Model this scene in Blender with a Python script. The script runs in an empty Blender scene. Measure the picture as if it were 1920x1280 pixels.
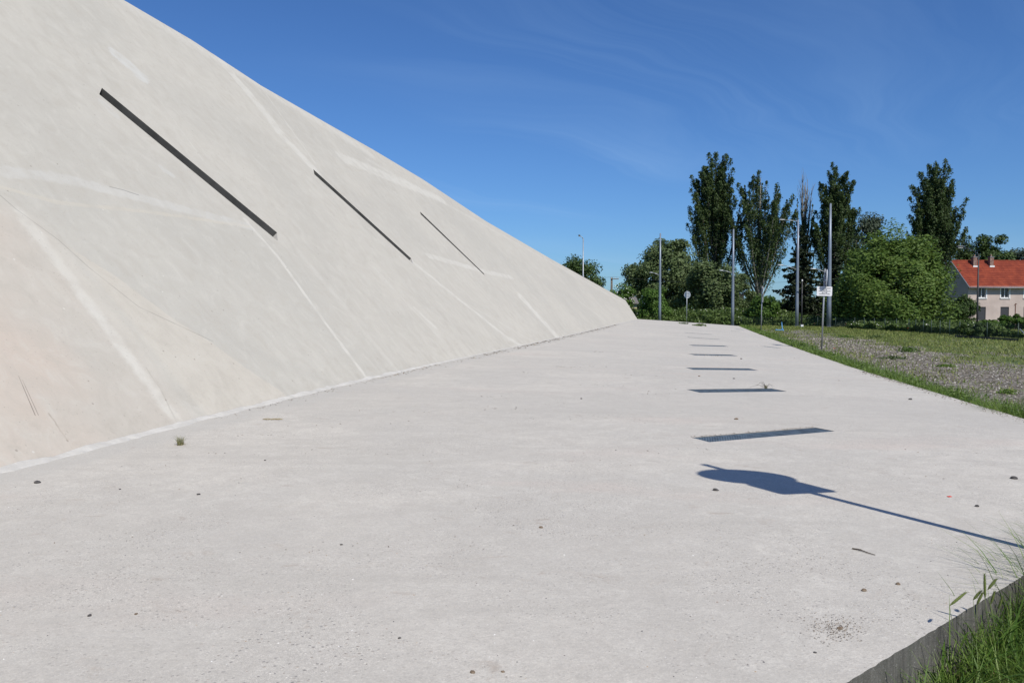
import bpy, bmesh, math, random
import numpy as np
from mathutils import Vector, Matrix, noise as mnoise
from mathutils.geometry import tessellate_polygon, delaunay_2d_cdt

R = math.radians
random.seed(7)
rng = np.random.default_rng(11)
SC = bpy.context.scene
COL = SC.collection

# ------------------------------------------------------------------ camera
F_PX = 1550.0
PITCH = math.atan(60 / F_PX)
EYE = 1.75
cam_d = bpy.data.cameras.new('camera')
cam_d.sensor_width = 36
cam_d.lens = F_PX / 1920 * 36
cam_d.clip_start = 0.05
cam_d.clip_end = 6000
cam = bpy.data.objects.new('camera', cam_d)
COL.objects.link(cam)
cam.location = (0, 0, EYE)
cam.rotation_euler = (math.pi / 2 - PITCH, 0, 0)
SC.camera = cam

# ------------------------------------------------------------------ light
SUN_EL = R(47)
SUN_AZ = math.atan2(0.467, -0.884)          # clockwise from +Y
SUN = Vector((math.sin(SUN_AZ) * math.cos(SUN_EL), math.cos(SUN_AZ) * math.cos(SUN_EL), math.sin(SUN_EL)))
SC.view_settings.view_transform = 'Standard'
SC.view_settings.look = 'None'
SC.view_settings.gamma = 1
SC.view_settings.use_curve_mapping = False
SC.view_settings.exposure = 0.0

world = bpy.data.worlds.new('World')
SC.world = world
world.use_nodes = True
wn = world.node_tree
wn.nodes.clear()
sky = wn.nodes.new('ShaderNodeTexSky')
sky.sky_type = 'NISHITA'
sky.sun_disc = False
sky.sun_elevation = SUN_EL
sky.sun_rotation = SUN_AZ % (2 * math.pi)
sky.altitude = 150
sky.air_density = 1.0
sky.dust_density = 0.35
sky.ozone_density = 3.0
wgeo = wn.nodes.new('ShaderNodeTexCoord')
# thin cirrus: streaks on a flat layer high above
wsep = wn.nodes.new('ShaderNodeSeparateXYZ')
wn.links.new(wgeo.outputs['Generated'], wsep.inputs[0])
def wmath(op, a, b=None, clamp=False):
    n = wn.nodes.new('ShaderNodeMath'); n.operation = op; n.use_clamp = clamp
    for i, v in enumerate((a, b)):
        if v is None: continue
        if isinstance(v, (int, float)): n.inputs[i].default_value = v
        else: wn.links.new(v, n.inputs[i])
    return n.outputs[0]
wz = wmath('ADD', wmath('MAXIMUM', wsep.outputs[2], 0.0), 0.06)
wx = wmath('DIVIDE', wsep.outputs[0], wz)
wy = wmath('DIVIDE', wsep.outputs[1], wz)
wcomb = wn.nodes.new('ShaderNodeCombineXYZ')
wn.links.new(wx, wcomb.inputs[0]); wn.links.new(wy, wcomb.inputs[1])
wben = wn.nodes.new('ShaderNodeTexNoise')
wben.inputs['Scale'].default_value = 0.42; wben.inputs['Detail'].default_value = 3
wn.links.new(wcomb.outputs[0], wben.inputs['Vector'])
wbend = wmath('MULTIPLY', wmath('SUBTRACT', wben.outputs['Fac'], 0.5), 2.6)
wu = wmath('MULTIPLY', wmath('ADD', wx, wy), 0.7071 * 0.16)
wv = wmath('MULTIPLY', wmath('ADD', wmath('SUBTRACT', wy, wx), wbend), 0.7071 * 0.85)
wmap = wn.nodes.new('ShaderNodeCombineXYZ')
wn.links.new(wu, wmap.inputs[0]); wn.links.new(wv, wmap.inputs[1]); wmap.inputs[2].default_value = 7.9
wnoi = wn.nodes.new('ShaderNodeTexNoise')
wnoi.inputs['Scale'].default_value = 0.9
wnoi.inputs['Detail'].default_value = 7
wnoi.inputs['Roughness'].default_value = 0.62
wnoi.inputs['Distortion'].default_value = 1.6
wn.links.new(wmap.outputs[0], wnoi.inputs['Vector'])
wnoi2 = wn.nodes.new('ShaderNodeTexNoise')
wnoi2.inputs['Scale'].default_value = 0.33
wnoi2.inputs['Detail'].default_value = 2
wn.links.new(wcomb.outputs[0], wnoi2.inputs['Vector'])
wr = wn.nodes.new('ShaderNodeMapRange')
wr.inputs['From Min'].default_value = 0.46; wr.inputs['From Max'].default_value = 0.8
wn.links.new(wnoi.outputs['Fac'], wr.inputs['Value'])
wr2 = wn.nodes.new('ShaderNodeMapRange')
wr2.inputs['From Min'].default_value = 0.42; wr2.inputs['From Max'].default_value = 0.66
wn.links.new(wnoi2.outputs['Fac'], wr2.inputs['Value'])
wfac = wmath('MULTIPLY', wmath('MULTIPLY', wr.outputs[0], wr2.outputs[0]), 0.34)
wmix = wn.nodes.new('ShaderNodeMix'); wmix.data_type = 'RGBA'
wn.links.new(wfac, wmix.inputs['Factor'])
wn.links.new(sky.outputs[0], wmix.inputs['A'])
wmix.inputs['B'].default_value = (9.0, 8.6, 8.4, 1)
wbg = wn.nodes.new('ShaderNodeBackground')
wbg.inputs['Strength'].default_value = 0.102
wtint = wn.nodes.new('ShaderNodeMix'); wtint.data_type = 'RGBA'; wtint.blend_type = 'MULTIPLY'
wtint.inputs['Factor'].default_value = 1.0
wn.links.new(wmix.outputs['Result'], wtint.inputs['A'])
wtint.inputs['B'].default_value = (0.43, 0.68, 1.03, 1)      # the deep clear blue of this sky, the same all round
wn.links.new(wtint.outputs['Result'], wbg.inputs['Color'])
wout = wn.nodes.new('ShaderNodeOutputWorld')
wn.links.new(wbg.outputs[0], wout.inputs['Surface'])

sun_d = bpy.data.lights.new('sun', 'SUN')
sun_d.energy = 4.75
sun_d.angle = R(0.53)
sun_d.color = (1.0, 0.95, 0.86)
sun = bpy.data.objects.new('sun', sun_d)
COL.objects.link(sun)
sun.location = (30, -60, 70)
sun.rotation_euler = (-SUN).to_track_quat('-Z', 'Y').to_euler()

# ------------------------------------------------------------------ helpers: measuring
CAM = Vector((0, 0, EYE))
FW = Vector((0, math.cos(PITCH), -math.sin(PITCH)))
UP = Vector((0, math.sin(PITCH), math.cos(PITCH)))
def ray(px, py):
    return FW + (px - 960) / F_PX * Vector((1, 0, 0)) + (640 - py) / F_PX * UP
def at_z(px, py, z=0.0):
    d = ray(px, py); return CAM + d * ((z - EYE) / d.z)
def at_y(px, py, Y):
    d = ray(px, py); return CAM + d * (Y / d.y)
def gx(px, Y):                                   # world X of a picture column at distance Y
    return (px - 960) / F_PX * Y
def gz(py, Y):                                   # world Z of a picture row at distance Y
    return at_y(960, py, Y).z

# ------------------------------------------------------------------ helpers: objects
def link(name, mesh, mat=None, parent=None):
    o = bpy.data.objects.new(name, mesh)
    COL.objects.link(o)
    if mat is not None:
        if isinstance(mat, (list, tuple)):
            for m in mat: mesh.materials.append(m)
        else: mesh.materials.append(mat)
    if parent is not None: o.parent = parent
    return o
def tag(o, label=None, cat=None, group=None, kind=None):
    if label: o['label'] = label
    if cat: o['category'] = cat
    if group: o['group'] = group
    if kind: o['kind'] = kind
    return o
def thing(name, label, cat, loc=(0, 0, 0), rz=0.0, group=None):
    o = bpy.data.objects.new(name, None)
    o.empty_display_size = 0.1
    COL.objects.link(o)
    o.location = loc; o.rotation_euler = (0, 0, rz)
    return tag(o, label, cat, group)
def fast_mesh(name, verts, faces, smooth=False):
    """verts (n,3) array, faces (m,k) int array."""
    verts = np.asarray(verts, np.float32); faces = np.asarray(faces, np.int32)
    me = bpy.data.meshes.new(name)
    n, (m, k) = len(verts), faces.shape
    me.vertices.add(n); me.vertices.foreach_set('co', verts.ravel())
    me.loops.add(m * k); me.loops.foreach_set('vertex_index', faces.ravel())
    me.polygons.add(m); me.polygons.foreach_set('loop_start', np.arange(0, m * k, k, dtype=np.int32))
    me.update(calc_edges=True)
    me.polygons.foreach_set('use_smooth', np.full(m, smooth))
    return me
class MB:
    """collects simple shapes into one mesh"""
    def __init__(s): s.v = []; s.f = []; s.mi = []
    def add(s, vs, fs, mi=0):
        b = len(s.v); s.v += [tuple(v) for v in vs]
        for f in fs: s.f.append(tuple(i + b for i in f)); s.mi.append(mi)
    def box(s, c, size, rz=0.0, mi=0):
        x, y, z = (a / 2 for a in size); ca, sa = math.cos(rz), math.sin(rz)
        vs = []
        for dz in (-z, z):
            for dx, dy in ((-x, -y), (x, -y), (x, y), (-x, y)):
                vs.append((c[0] + dx * ca - dy * sa, c[1] + dx * sa + dy * ca, c[2] + dz))
        s.add(vs, [(3, 2, 1, 0), (4, 5, 6, 7), (0, 1, 5, 4), (1, 2, 6, 5), (2, 3, 7, 6), (3, 0, 4, 7)], mi)
    def tube(s, pts, radii, n=8, mi=0, cap=True):
        pts = [Vector(p) for p in pts]
        if isinstance(radii, (int, float)): radii = [radii] * len(pts)
        vs = []; fs = []
        ref = None
        for i, p in enumerate(pts):
            d = (pts[min(i + 1, len(pts) - 1)] - pts[max(i - 1, 0)])
            if d.length < 1e-9: d = Vector((0, 0, 1))
            d.normalize()
            if ref is None or abs(ref.dot(d)) > 0.98:
                ref = Vector((1, 0, 0)) if abs(d.x) < 0.8 else Vector((0, 1, 0))
            a = (ref - d * ref.dot(d)).normalized(); b = d.cross(a); ref = a
            for k in range(n):
                t = 2 * math.pi * k / n
                vs.append(p + (a * math.cos(t) + b * math.sin(t)) * radii[i])
        for i in range(len(pts) - 1):
            for k in range(n):
                k2 = (k + 1) % n
                fs.append((i * n + k, i * n + k2, (i + 1) * n + k2, (i + 1) * n + k))
        if cap:
            fs.append(tuple(reversed(range(n)))); fs.append(tuple((len(pts) - 1) * n + k for k in range(n)))
        s.add(vs, fs, mi)
    def build(s, name, mat=None, parent=None, smooth=False):
        me = bpy.data.meshes.new(name)
        me.from_pydata(s.v, [], s.f); me.update()
        me.polygons.foreach_set('material_index', s.mi)
        if smooth: me.polygons.foreach_set('use_smooth', [True] * len(s.f))
        return link(name, me, mat, parent)
def copy_tree(o, parent=None):
    c = o.copy(); COL.objects.link(c)
    if parent is not None: c.parent = parent
    for ch in list(o.children): copy_tree(ch, c)
    return c

# ------------------------------------------------------------------ helpers: materials
class NT:
    def __init__(s, name, rough=0.9):
        s.m = bpy.data.materials.new(name); s.m.use_nodes = True
        s.t = s.m.node_tree; s.bsdf = s.t.nodes['Principled BSDF']
        s.bsdf.inputs['Roughness'].default_value = rough
        s.out = s.t.nodes['Material Output']
    def n(s, typ, **kw):
        nd = s.t.nodes.new(typ)
        for k, v in kw.items(): setattr(nd, k, v)
        return nd
    def set(s, sock, v):
        if hasattr(v, 'links') or isinstance(v, bpy.types.NodeSocket): s.t.links.new(v, sock)
        elif isinstance(v, (tuple, list)) and len(v) == 3 and sock.type == 'RGBA': sock.default_value = (*v, 1)
        else: sock.default_value = v
    def math(s, op, a, b=None, c=None, clamp=False):
        nd = s.n('ShaderNodeMath', operation=op, use_clamp=clamp)
        for i, v in enumerate((a, b, c)):
            if v is not None: s.set(nd.inputs[i], v)
        return nd.outputs[0]
    def vmath(s, op, a, b=None, scale=None):
        nd = s.n('ShaderNodeVectorMath', operation=op)
        s.set(nd.inputs[0], a)
        if b is not None: s.set(nd.inputs[1], b)
        if scale is not None: s.set(nd.inputs['Scale'], scale)
        return nd.outputs['Value'] if op in ('LENGTH', 'DOT_PRODUCT', 'DISTANCE') else nd.outputs['Vector']
    def obj(s): return s.n('ShaderNodeTexCoord').outputs['Object']
    def uv(s): return s.n('ShaderNodeUVMap').outputs[0]
    def mapping(s, vec, scale=(1, 1, 1), rot=(0, 0, 0), loc=(0, 0, 0)):
        nd = s.n('ShaderNodeMapping'); s.set(nd.inputs[0], vec)
        nd.inputs['Scale'].default_value = scale; nd.inputs['Rotation'].default_value = rot
        nd.inputs['Location'].default_value = loc
        return nd.outputs[0]
    def noise(s, vec, scale, detail=4, rough=0.55, dist=0.0, color=False):
        nd = s.n('ShaderNodeTexNoise'); s.set(nd.inputs['Vector'], vec)
        nd.inputs['Scale'].default_value = scale; nd.inputs['Detail'].default_value = detail
        nd.inputs['Roughness'].default_value = rough; nd.inputs['Distortion'].default_value = dist
        return nd.outputs['Color' if color else 'Fac']
    def voro(s, vec, scale, out='Distance', rnd=1.0):
        nd = s.n('ShaderNodeTexVoronoi'); s.set(nd.inputs['Vector'], vec)
        nd.inputs['Scale'].default_value = scale; nd.inputs['Randomness'].default_value = rnd
        return nd.outputs[out] if isinstance(out, str) else [nd.outputs[o] for o in out]
    def ramp(s, v, a, b, lo=0.0, hi=1.0, smooth=True):
        nd = s.n('ShaderNodeMapRange')
        nd.interpolation_type = 'SMOOTHSTEP' if smooth else 'LINEAR'
        s.set(nd.inputs['Value'], v)
        nd.inputs['From Min'].default_value = a; nd.inputs['From Max'].default_value = b
        nd.inputs['To Min'].default_value = lo; nd.inputs['To Max'].default_value = hi
        return nd.outputs[0]
    def mix(s, f, a, b, mode='MIX'):
        nd = s.n('ShaderNodeMix', data_type='RGBA', blend_type=mode)
        s.set(nd.inputs['Factor'], f); s.set(nd.inputs['A'], a); s.set(nd.inputs['B'], b)
        return nd.outputs['Result']
    def rnd(s): return s.n('ShaderNodeNewGeometry').outputs['Random Per Island']
    def color_ramp(s, v, stops, interp='LINEAR'):
        nd = s.n('ShaderNodeValToRGB'); s.set(nd.inputs[0], v)
        nd.color_ramp.interpolation = interp
        el = nd.color_ramp.elements
        while len(el) > 1: el.remove(el[-1])
        el[0].position = stops[0][0]; el[0].color = (*stops[0][1], 1)
        for p, c in stops[1:]:
            e = el.new(p); e.color = (*c, 1)
        return nd.outputs[0]
    def base(s, v): s.set(s.bsdf.inputs['Base Color'], v); return s
    def bump(s, h, strength=0.3, dist=0.01):
        nd = s.n('ShaderNodeBump'); nd.inputs['Strength'].default_value = strength
        nd.inputs['Distance'].default_value = dist; s.set(nd.inputs['Height'], h)
        s.t.links.new(nd.outputs[0], s.bsdf.inputs['Normal'])
        return s
def plain(name, col, rough=0.7, metal=0.0, var=0.12, scale=6.0):
    k = NT(name, rough)
    f = k.noise(k.obj(), scale, 5)
    k.base(k.mix(k.ramp(f, 0.3, 0.7), tuple(c * (1 - var) for c in col), tuple(min(1, c * (1 + var)) for c in col)))
    k.bsdf.inputs['Metallic'].default_value = metal
    return k.m
def leaf_mat(name, dark, mid, light, trans=0.25, clump=0.35, rough=0.55, spec=0.3):
    k = NT(name, rough)
    c = k.color_ramp(k.rnd(), [(0, dark), (0.5, mid), (1, light)])
    f = k.ramp(k.noise(k.obj(), clump, 3), 0.35, 0.65)
    c = k.mix(k.math('MULTIPLY', f, 0.35), c, light)
    k.base(c)
    k.bsdf.inputs['Specular IOR Level'].default_value = spec
    tr = k.n('ShaderNodeBsdfTranslucent'); k.set(tr.inputs['Color'], k.mix(0.5, c, tuple(x * 1.4 for x in light)))
    ms = k.n('ShaderNodeMixShader'); ms.inputs[0].default_value = trans
    k.t.links.new(k.bsdf.outputs[0], ms.inputs[1]); k.t.links.new(tr.outputs[0], ms.inputs[2])
    k.t.links.new(ms.outputs[0], k.out.inputs['Surface'])
    return k.m

# ------------------------------------------------------------------ the main geometry: strip of paving and leaning wall
B0 = at_z(0, 885, 0.38)
B1 = at_y(1195, 598, 72)
U3 = (B1 - B0).normalized()                          # along the foot of the leaning wall
hh = Vector((-U3.y, U3.x, 0)).normalized()           # level, into the building
LEAN = R(48)
W3 = hh * math.cos(LEAN) + Vector((0, 0, 1)) * math.sin(LEAN)
W3 = (W3 - U3 * W3.dot(U3)).normalized()
N3 = U3.cross(W3)
def face_tr(px, py):
    d = ray(px, py); P = CAM + d * ((B0 - CAM).dot(N3) / d.dot(N3))
    return ((P - B0).dot(U3), (P - B0).dot(W3))
def tr(t, r, out=0.0): return B0 + U3 * t + W3 * r + N3 * out

U2 = Vector((U3.x, U3.y)).normalized()
O2 = Vector((U2.y, -U2.x))                            # away from the wall, across the strip
def interp(x, xs, ys):
    """smooth monotone-ish interpolation"""
    if x <= xs[0]: return ys[0]
    if x >= xs[-1]: return ys[-1]
    i = max(j for j in range(len(xs) - 1) if xs[j] <= x)
    def slope(j):
        if j == 0 or j == len(xs) - 1: return 0.0 if j == 0 else (ys[j] - ys[j - 1]) / (xs[j] - xs[j - 1])
        a = (ys[j] - ys[j - 1]) / (xs[j] - xs[j - 1]); b = (ys[j + 1] - ys[j]) / (xs[j + 1] - xs[j])
        return 0.0 if a * b <= 0 else 2 * a * b / (a + b)
    h = xs[i + 1] - xs[i]; t = (x - xs[i]) / h
    m0, m1 = slope(i) * h, slope(i + 1) * h
    return ((2*t**3 - 3*t**2 + 1) * ys[i] + (t**3 - 2*t**2 + t) * m0 + (-2*t**3 + 3*t**2) * ys[i + 1] + (t**3 - t**2) * m1)
TL, ZL = [-6, 0, 2.6, 8, 27, 66.8], [0.35, 0.385, 0.44, 0.515, 0.62, 0.915]
TR_, ZR = [-6, 4, 7, 20, 36, 70, 90], [0.35, 0.35, 0.31, 0.15, 0.08, 0.05, 0.05]
def zl(t): return interp(t, TL, ZL) + (0.0046 * (t - 66.8) if t > 66.8 else 0)
def zr(t): return interp(t, TR_, ZR)
B02 = Vector((B0.x, B0.y))
def td(x, y):
    p = Vector((x, y)) - B02; return p.dot(U2), p.dot(O2)
# right edge of the paving
def edge_point(px, py):
    z = 0.2
    for _ in range(30):
        P = at_z(px, py, z); t, d = td(P.x, P.y); z = zr(t)
    return P
EA = edge_point(1920, 785); EB = edge_point(1385, 611)
EDIR = Vector((EB.x - EA.x, EB.y - EA.y)).normalized()
NA = at_z(1590, 1280, 0.35); NB = at_z(1920, 1080, 0.35)
NDIR = Vector((NB.x - NA.x, NB.y - NA.y)).normalized()
NOUT = Vector((NDIR.y, -NDIR.x))                      # out of the paving, over the near edge
def isect(p, d, q, e):
    den = d.x * e.y - d.y * e.x
    s = ((q.x - p.x) * e.y - (q.y - p.y) * e.x) / den
    return Vector((p.x + d.x * s, p.y + d.y * s))
CORNER = isect(Vector((NA.x, NA.y)), NDIR, Vector((EA.x, EA.y)), EDIR)
EOUT = Vector((EDIR.y, -EDIR.x))
def width(t):
    p = B02 + U2 * t
    q = isect(p, O2, Vector((EA.x, EA.y)), EDIR); return (q - p).length
def slab_z(x, y):
    t, d = td(x, y)
    s = min(1.02, max(-0.15, d / width(t)))
    return zl(t) * (1 - s) + zr(t) * s
def on_slab(px, py):
    d = ray(px, py); lo, hi = 1.0, 130.0
    g = lambda k: (CAM + d * k).z - slab_z((CAM + d * k).x, (CAM + d * k).y)
    k = lo
    while k < hi and g(k) > 0: k *= 1.02
    a, b = k / 1.02, k
    for _ in range(30):
        m = (a + b) / 2
        if g(m) > 0: a = m
        else: b = m
    P = CAM + d * b; P.z = slab_z(P.x, P.y); return P

# ------------------------------------------------------------------ concrete materials
def concrete_common(k, vec, warm=0.5):
    big = k.noise(vec, 0.35, 6, 0.65, 0.6)
    med = k.noise(vec, 2.2, 7, 0.68, 0.8)
    fine = k.noise(vec, 46, 5, 0.7)
    c = k.mix(k.ramp(big, 0.36, 0.64), (0.455, 0.442, 0.424), (0.525, 0.503, 0.474))
    c = k.mix(k.math('MULTIPLY', k.ramp(med, 0.44, 0.70), 0.7), c, (0.405, 0.388, 0.368))
    mid = k.noise(vec, 6.5, 7, 0.7, 0.5)
    c = k.mix(k.ramp(mid, 0.42, 0.70, 0, 0.42), c, (0.385, 0.365, 0.34))
    c = k.mix(k.ramp(mid, 0.50, 0.30, 0, 0.5), c, (0.585, 0.57, 0.54))
    return c, big, med, fine

k = NT('slab_concrete', 0.88)
v = k.obj()
c, big, med, fine = concrete_common(k, v)
pink = k.ramp(k.noise(k.mapping(v, (0.5, 1.6, 1), (0, 0, R(-35))), 0.55, 3), 0.58, 0.74)
c = k.mix(k.math('MULTIPLY', pink, 0.55), c, (0.50, 0.43, 0.40))
pour = k.voro(k.mapping(k.vmath('ADD', v, k.vmath('SCALE', k.noise(v, 0.6, 4, color=True), scale=1.4)), (0.16, 0.34, 1)), 1.0, 'Color')
spp = k.n('ShaderNodeSeparateColor'); k.set(spp.inputs[0], pour)
c = k.mix(k.ramp(spp.outputs[0], 0.2, 0.9, 0, 0.34), c, (0.40, 0.385, 0.368))
# sandy worn patches where the aggregate shows
worn = k.ramp(k.noise(v, 0.8, 6, 0.65, 1.0), 0.44, 0.62)
d1, col1 = k.voro(v, 55, ('Distance', 'Color'))
sep = k.n('ShaderNodeSeparateColor'); k.set(sep.inputs[0], col1)
keep = k.ramp(sep.outputs[0], 0.74, 0.78)
dots = k.math('MULTIPLY', k.ramp(d1, 0.24, 0.40, 1, 0), keep)
dots = k.math('MULTIPLY', dots, k.math('ADD', k.math('MULTIPLY', worn, 0.75), 0.2))
dcol = k.color_ramp(sep.outputs[1], [(0, (0.13, 0.125, 0.13)), (0.4, (0.22, 0.18, 0.155)), (0.6, (0.33, 0.27, 0.22)), (0.72, (0.62, 0.6, 0.57)), (1, (0.7, 0.68, 0.65))], 'CONSTANT')
c = k.mix(dots, c, dcol)
d2, col2 = k.voro(v, 150, ('Distance', 'Color'))
sep2 = k.n('ShaderNodeSeparateColor'); k.set(sep2.inputs[0], col2)
dots2 = k.math('MULTIPLY', k.ramp(d2, 0.25, 0.45, 1, 0), k.ramp(sep2.outputs[0], 0.66, 0.7))
dots2 = k.math('MULTIPLY', dots2, k.math('ADD', k.math('MULTIPLY', worn, 0.8), 0.15))
c = k.mix(k.math('MULTIPLY', dots2, 0.95), c, k.color_ramp(sep2.outputs[2], [(0, (0.24, 0.23, 0.225)), (0.55, (0.34, 0.3, 0.27)), (0.75, (0.66, 0.65, 0.63))], 'CONSTANT'))
# broom-dragged faint bands across the strip and brown smudges
band = k.ramp(k.noise(k.mapping(v, (0.25, 2.2, 1), (0, 0, R(18))), 1.4, 5, 0.6, 0.3), 0.5, 0.72)
c = k.mix(k.math('MULTIPLY', band, 0.45), c, (0.375, 0.36, 0.34))
d0, col0 = k.voro(v, 330, ('Distance', 'Color'))
sep0 = k.n('ShaderNodeSeparateColor'); k.set(sep0.inputs[0], col0)
c = k.mix(k.math('MULTIPLY', k.ramp(sep0.outputs[0], 0.55, 0.9), k.math('ADD', k.math('MULTIPLY', worn, 0.5), 0.12)), c, (0.30, 0.285, 0.27))
c = k.mix(k.math('MULTIPLY', k.ramp(sep0.outputs[1], 0.8, 0.95), k.math('MULTIPLY', worn, 0.5)), c, (0.68, 0.66, 0.63))
# smooth greyer trowelled band along the wall foot
fd = k.math('ADD', k.vmath('DOT_PRODUCT', v, (O2.x, O2.y, 0)), -B02.dot(O2))
fd = k.math('ADD', fd, k.math('MULTIPLY', k.math('SUBTRACT', k.noise(v, 1.5, 4), 0.5), 0.5))
c = k.mix(k.math('MULTIPLY', k.ramp(fd, 0.62, 0.30), 0.6), c, (0.40, 0.395, 0.385))

smud = k.ramp(k.noise(k.mapping(v, (1, 1.5, 1)), 2.6, 6, 0.72, 0.8), 0.585, 0.74)
c = k.mix(k.math('MULTIPLY', smud, 0.75), c, (0.31, 0.262, 0.228))
c = k.mix(k.ramp(fine, 0.35, 0.7, 0, 0.55), c, (0.335, 0.322, 0.306))
gr = k.noise(v, 120, 3, 0.8)
c = k.mix(k.ramp(gr, 0.4, 0.7, 0, 0.4), c, (0.30, 0.287, 0.272))
c = k.mix(k.ramp(gr, 0.45, 0.25, 0, 0.4), c, (0.63, 0.61, 0.58))
c = k.mix(1.0, c, (1.175, 1.148, 1.075), 'MULTIPLY')
k.base(c)
hgt = k.math('ADD', k.math('MULTIPLY', fine, 0.5), k.math('MULTIPLY', k.noise(v, 9, 5, 0.6), 0.9))
k.bump(k.math('ADD', hgt, k.math('MULTIPLY', dots, 0.6)), 0.55, 0.008)
M_SLAB = k.m

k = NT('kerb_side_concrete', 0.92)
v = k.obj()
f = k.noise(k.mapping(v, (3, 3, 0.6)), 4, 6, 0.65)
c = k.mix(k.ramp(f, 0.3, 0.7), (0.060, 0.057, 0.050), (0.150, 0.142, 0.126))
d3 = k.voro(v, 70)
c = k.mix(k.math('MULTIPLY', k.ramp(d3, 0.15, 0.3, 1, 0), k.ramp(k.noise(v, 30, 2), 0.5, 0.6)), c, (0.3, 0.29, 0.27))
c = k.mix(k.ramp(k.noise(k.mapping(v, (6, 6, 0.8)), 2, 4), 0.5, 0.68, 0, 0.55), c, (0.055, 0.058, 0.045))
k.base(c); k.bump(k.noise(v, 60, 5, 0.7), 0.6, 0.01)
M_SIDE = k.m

# leaning wall: seams, filler patches and pour tones laid out in wall metres (UV = along, up)
def wall_material(tmin, tmax):
    k = NT('wall_concrete', 0.85)
    uv = k.uv()
    uvn = k.vmath('ADD', uv, k.vmath('SCALE', k.vmath('SUBTRACT', k.noise(uv, 1.1, 5, 0.6, color=True), (0.5, 0.5, 0.5)), scale=0.22))
    uvf = k.vmath('ADD', uv, k.vmath('SCALE', k.vmath('SUBTRACT', k.noise(uv, 4, 4, 0.6, color=True), (0.5, 0.5, 0.5)), scale=0.07))
    def seg(a, b, vec):
        a = Vector((*a, 0)); b = Vector((*b, 0)); ab = b - a
        pa = k.vmath('SUBTRACT', vec, tuple(a))
        h = k.math('DIVIDE', k.vmath('DOT_PRODUCT', pa, tuple(ab)), ab.length_squared, clamp=True)
        return k.vmath('LENGTH', k.vmath('SUBTRACT', pa, k.vmath('SCALE', tuple(ab), scale=h)))
    def poly(pxs, vec):
        out = None
        ps = [face_tr(*p) for p in pxs]
        for a, b in zip(ps[:-1], ps[1:]):
            d = seg(a, b, vec); out = d if out is None else k.math('MINIMUM', out, d)
        return out
    big = k.noise(uv, 0.25, 5, 0.6, 0.5)
    grain = k.noise(k.mapping(uv, (2.4, 0.7, 1), (0, 0, R(-20))), 1.6, 6, 0.62, 0.3)
    c = k.mix(k.ramp(big, 0.35, 0.65), (0.475, 0.462, 0.435), (0.52, 0.503, 0.470))
    c = k.mix(k.ramp(grain, 0.45, 0.8, 0, 0.35), c, (0.435, 0.415, 0.385))
    # warm lower-left bay, left of the white seam
    tA, rA = face_tr(40, 400); tB, rB = face_tr(335, 790)
    spl = k.n('ShaderNodeSeparateXYZ'); k.set(spl.inputs[0], uvn)
    T, Rr = spl.outputs[0], spl.outputs[1]
    left = k.math('SUBTRACT', tA + 0.35, T)
    warm = k.math('MULTIPLY', k.ramp(left, -0.05, 0.6), k.ramp(Rr, 3.3, 3.7, 1, 0))
    warm = k.math('MULTIPLY', warm, k.ramp(k.noise(uv, 0.7, 4), 0.3, 0.65, 0.35, 1))
    warm = k.math('MULTIPLY', warm, k.ramp(k.math('ADD', T, k.math('MULTIPLY', Rr, -0.25)), 1.9, 0.6, 0.3, 1))
    c = k.mix(k.math('MULTIPLY', warm, 0.75), c, (0.545, 0.455, 0.40))
    # pale triangular bay between the white seam and the slanting pour edge
    a1 = face_tr(20, 385); a2 = face_tr(545, 745)
    nx, ny = (a2[1] - a1[1]), -(a2[0] - a1[0]); ln = math.hypot(nx, ny)
    dl = k.math('ADD', k.math('MULTIPLY', k.math('SUBTRACT', T, a1[0]), nx / ln), k.math('MULTIPLY', k.math('SUBTRACT', Rr, a1[1]), ny / ln))
    below = k.ramp(dl, -0.02, 0.05) if False else k.ramp(k.math('MULTIPLY', dl, -1 if ny > 0 else 1), -0.01, 0.03)
    tri = k.math('MULTIPLY', below, k.ramp(left, 0.05, -0.15))
    c = k.mix(k.math('MULTIPLY', tri, 0.55), c, (0.55, 0.515, 0.465))
    # cool grey field between the slanting edge and the next seam
    cool = k.math('MULTIPLY', k.math('SUBTRACT', 1.0, below), k.ramp(Rr, 4.1, 3.6))
    cool = k.math('MULTIPLY', cool, k.ramp(T, 9.6, 8.0))
    cool = k.math('MULTIPLY', cool, k.ramp(T, 2.5, 3.4))
    c = k.mix(k.math('MULTIPLY', cool, 0.3), c, (0.435, 0.432, 0.412))
    mott = k.noise(k.mapping(uv, (1.0, 0.8, 1)), 3.2, 8, 0.7, 0.7)
    c = k.mix(k.ramp(mott, 0.45, 0.72, 0, 0.5), c, (0.43, 0.405, 0.37))
    c = k.mix(k.ramp(mott, 0.5, 0.3, 0, 0.45), c, (0.56, 0.545, 0.515))
    WHITE = (0.60, 0.59, 0.565); COOLW = (0.56, 0.565, 0.565)
    EDGE_NOISE = k.noise(uv, 3.4, 7, 0.7)
    MASK_NOISE = k.ramp(k.noise(uv, 2.6, 5, 0.6), 0.3, 0.6, 0.3, 1)
    def streak(pxs, w, amt, col, vec=None, soft=0.5):
        nonlocal c
        tt = [face_tr(*p)[0] for p in pxs]
        if max(tt) + w * 1.6 < tmin or min(tt) - w * 1.6 > tmax: return
        d = poly(pxs, uvf if vec is None else vec)
        if w > 0.04:
            d = k.math('ADD', d, k.math('MULTIPLY', k.math('SUBTRACT', EDGE_NOISE, 0.5), w * 1.5))
        m = k.ramp(d, w * (1 - soft), w, 1, 0)
        m = k.math('MULTIPLY', m, MASK_NOISE)
        c = k.mix(k.math('MULTIPLY', m, amt), c, col)
    streak([(40, 400), (150, 545), (235, 660), (335, 792)], 0.15, 0.85, WHITE, None, 0.7)
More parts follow.
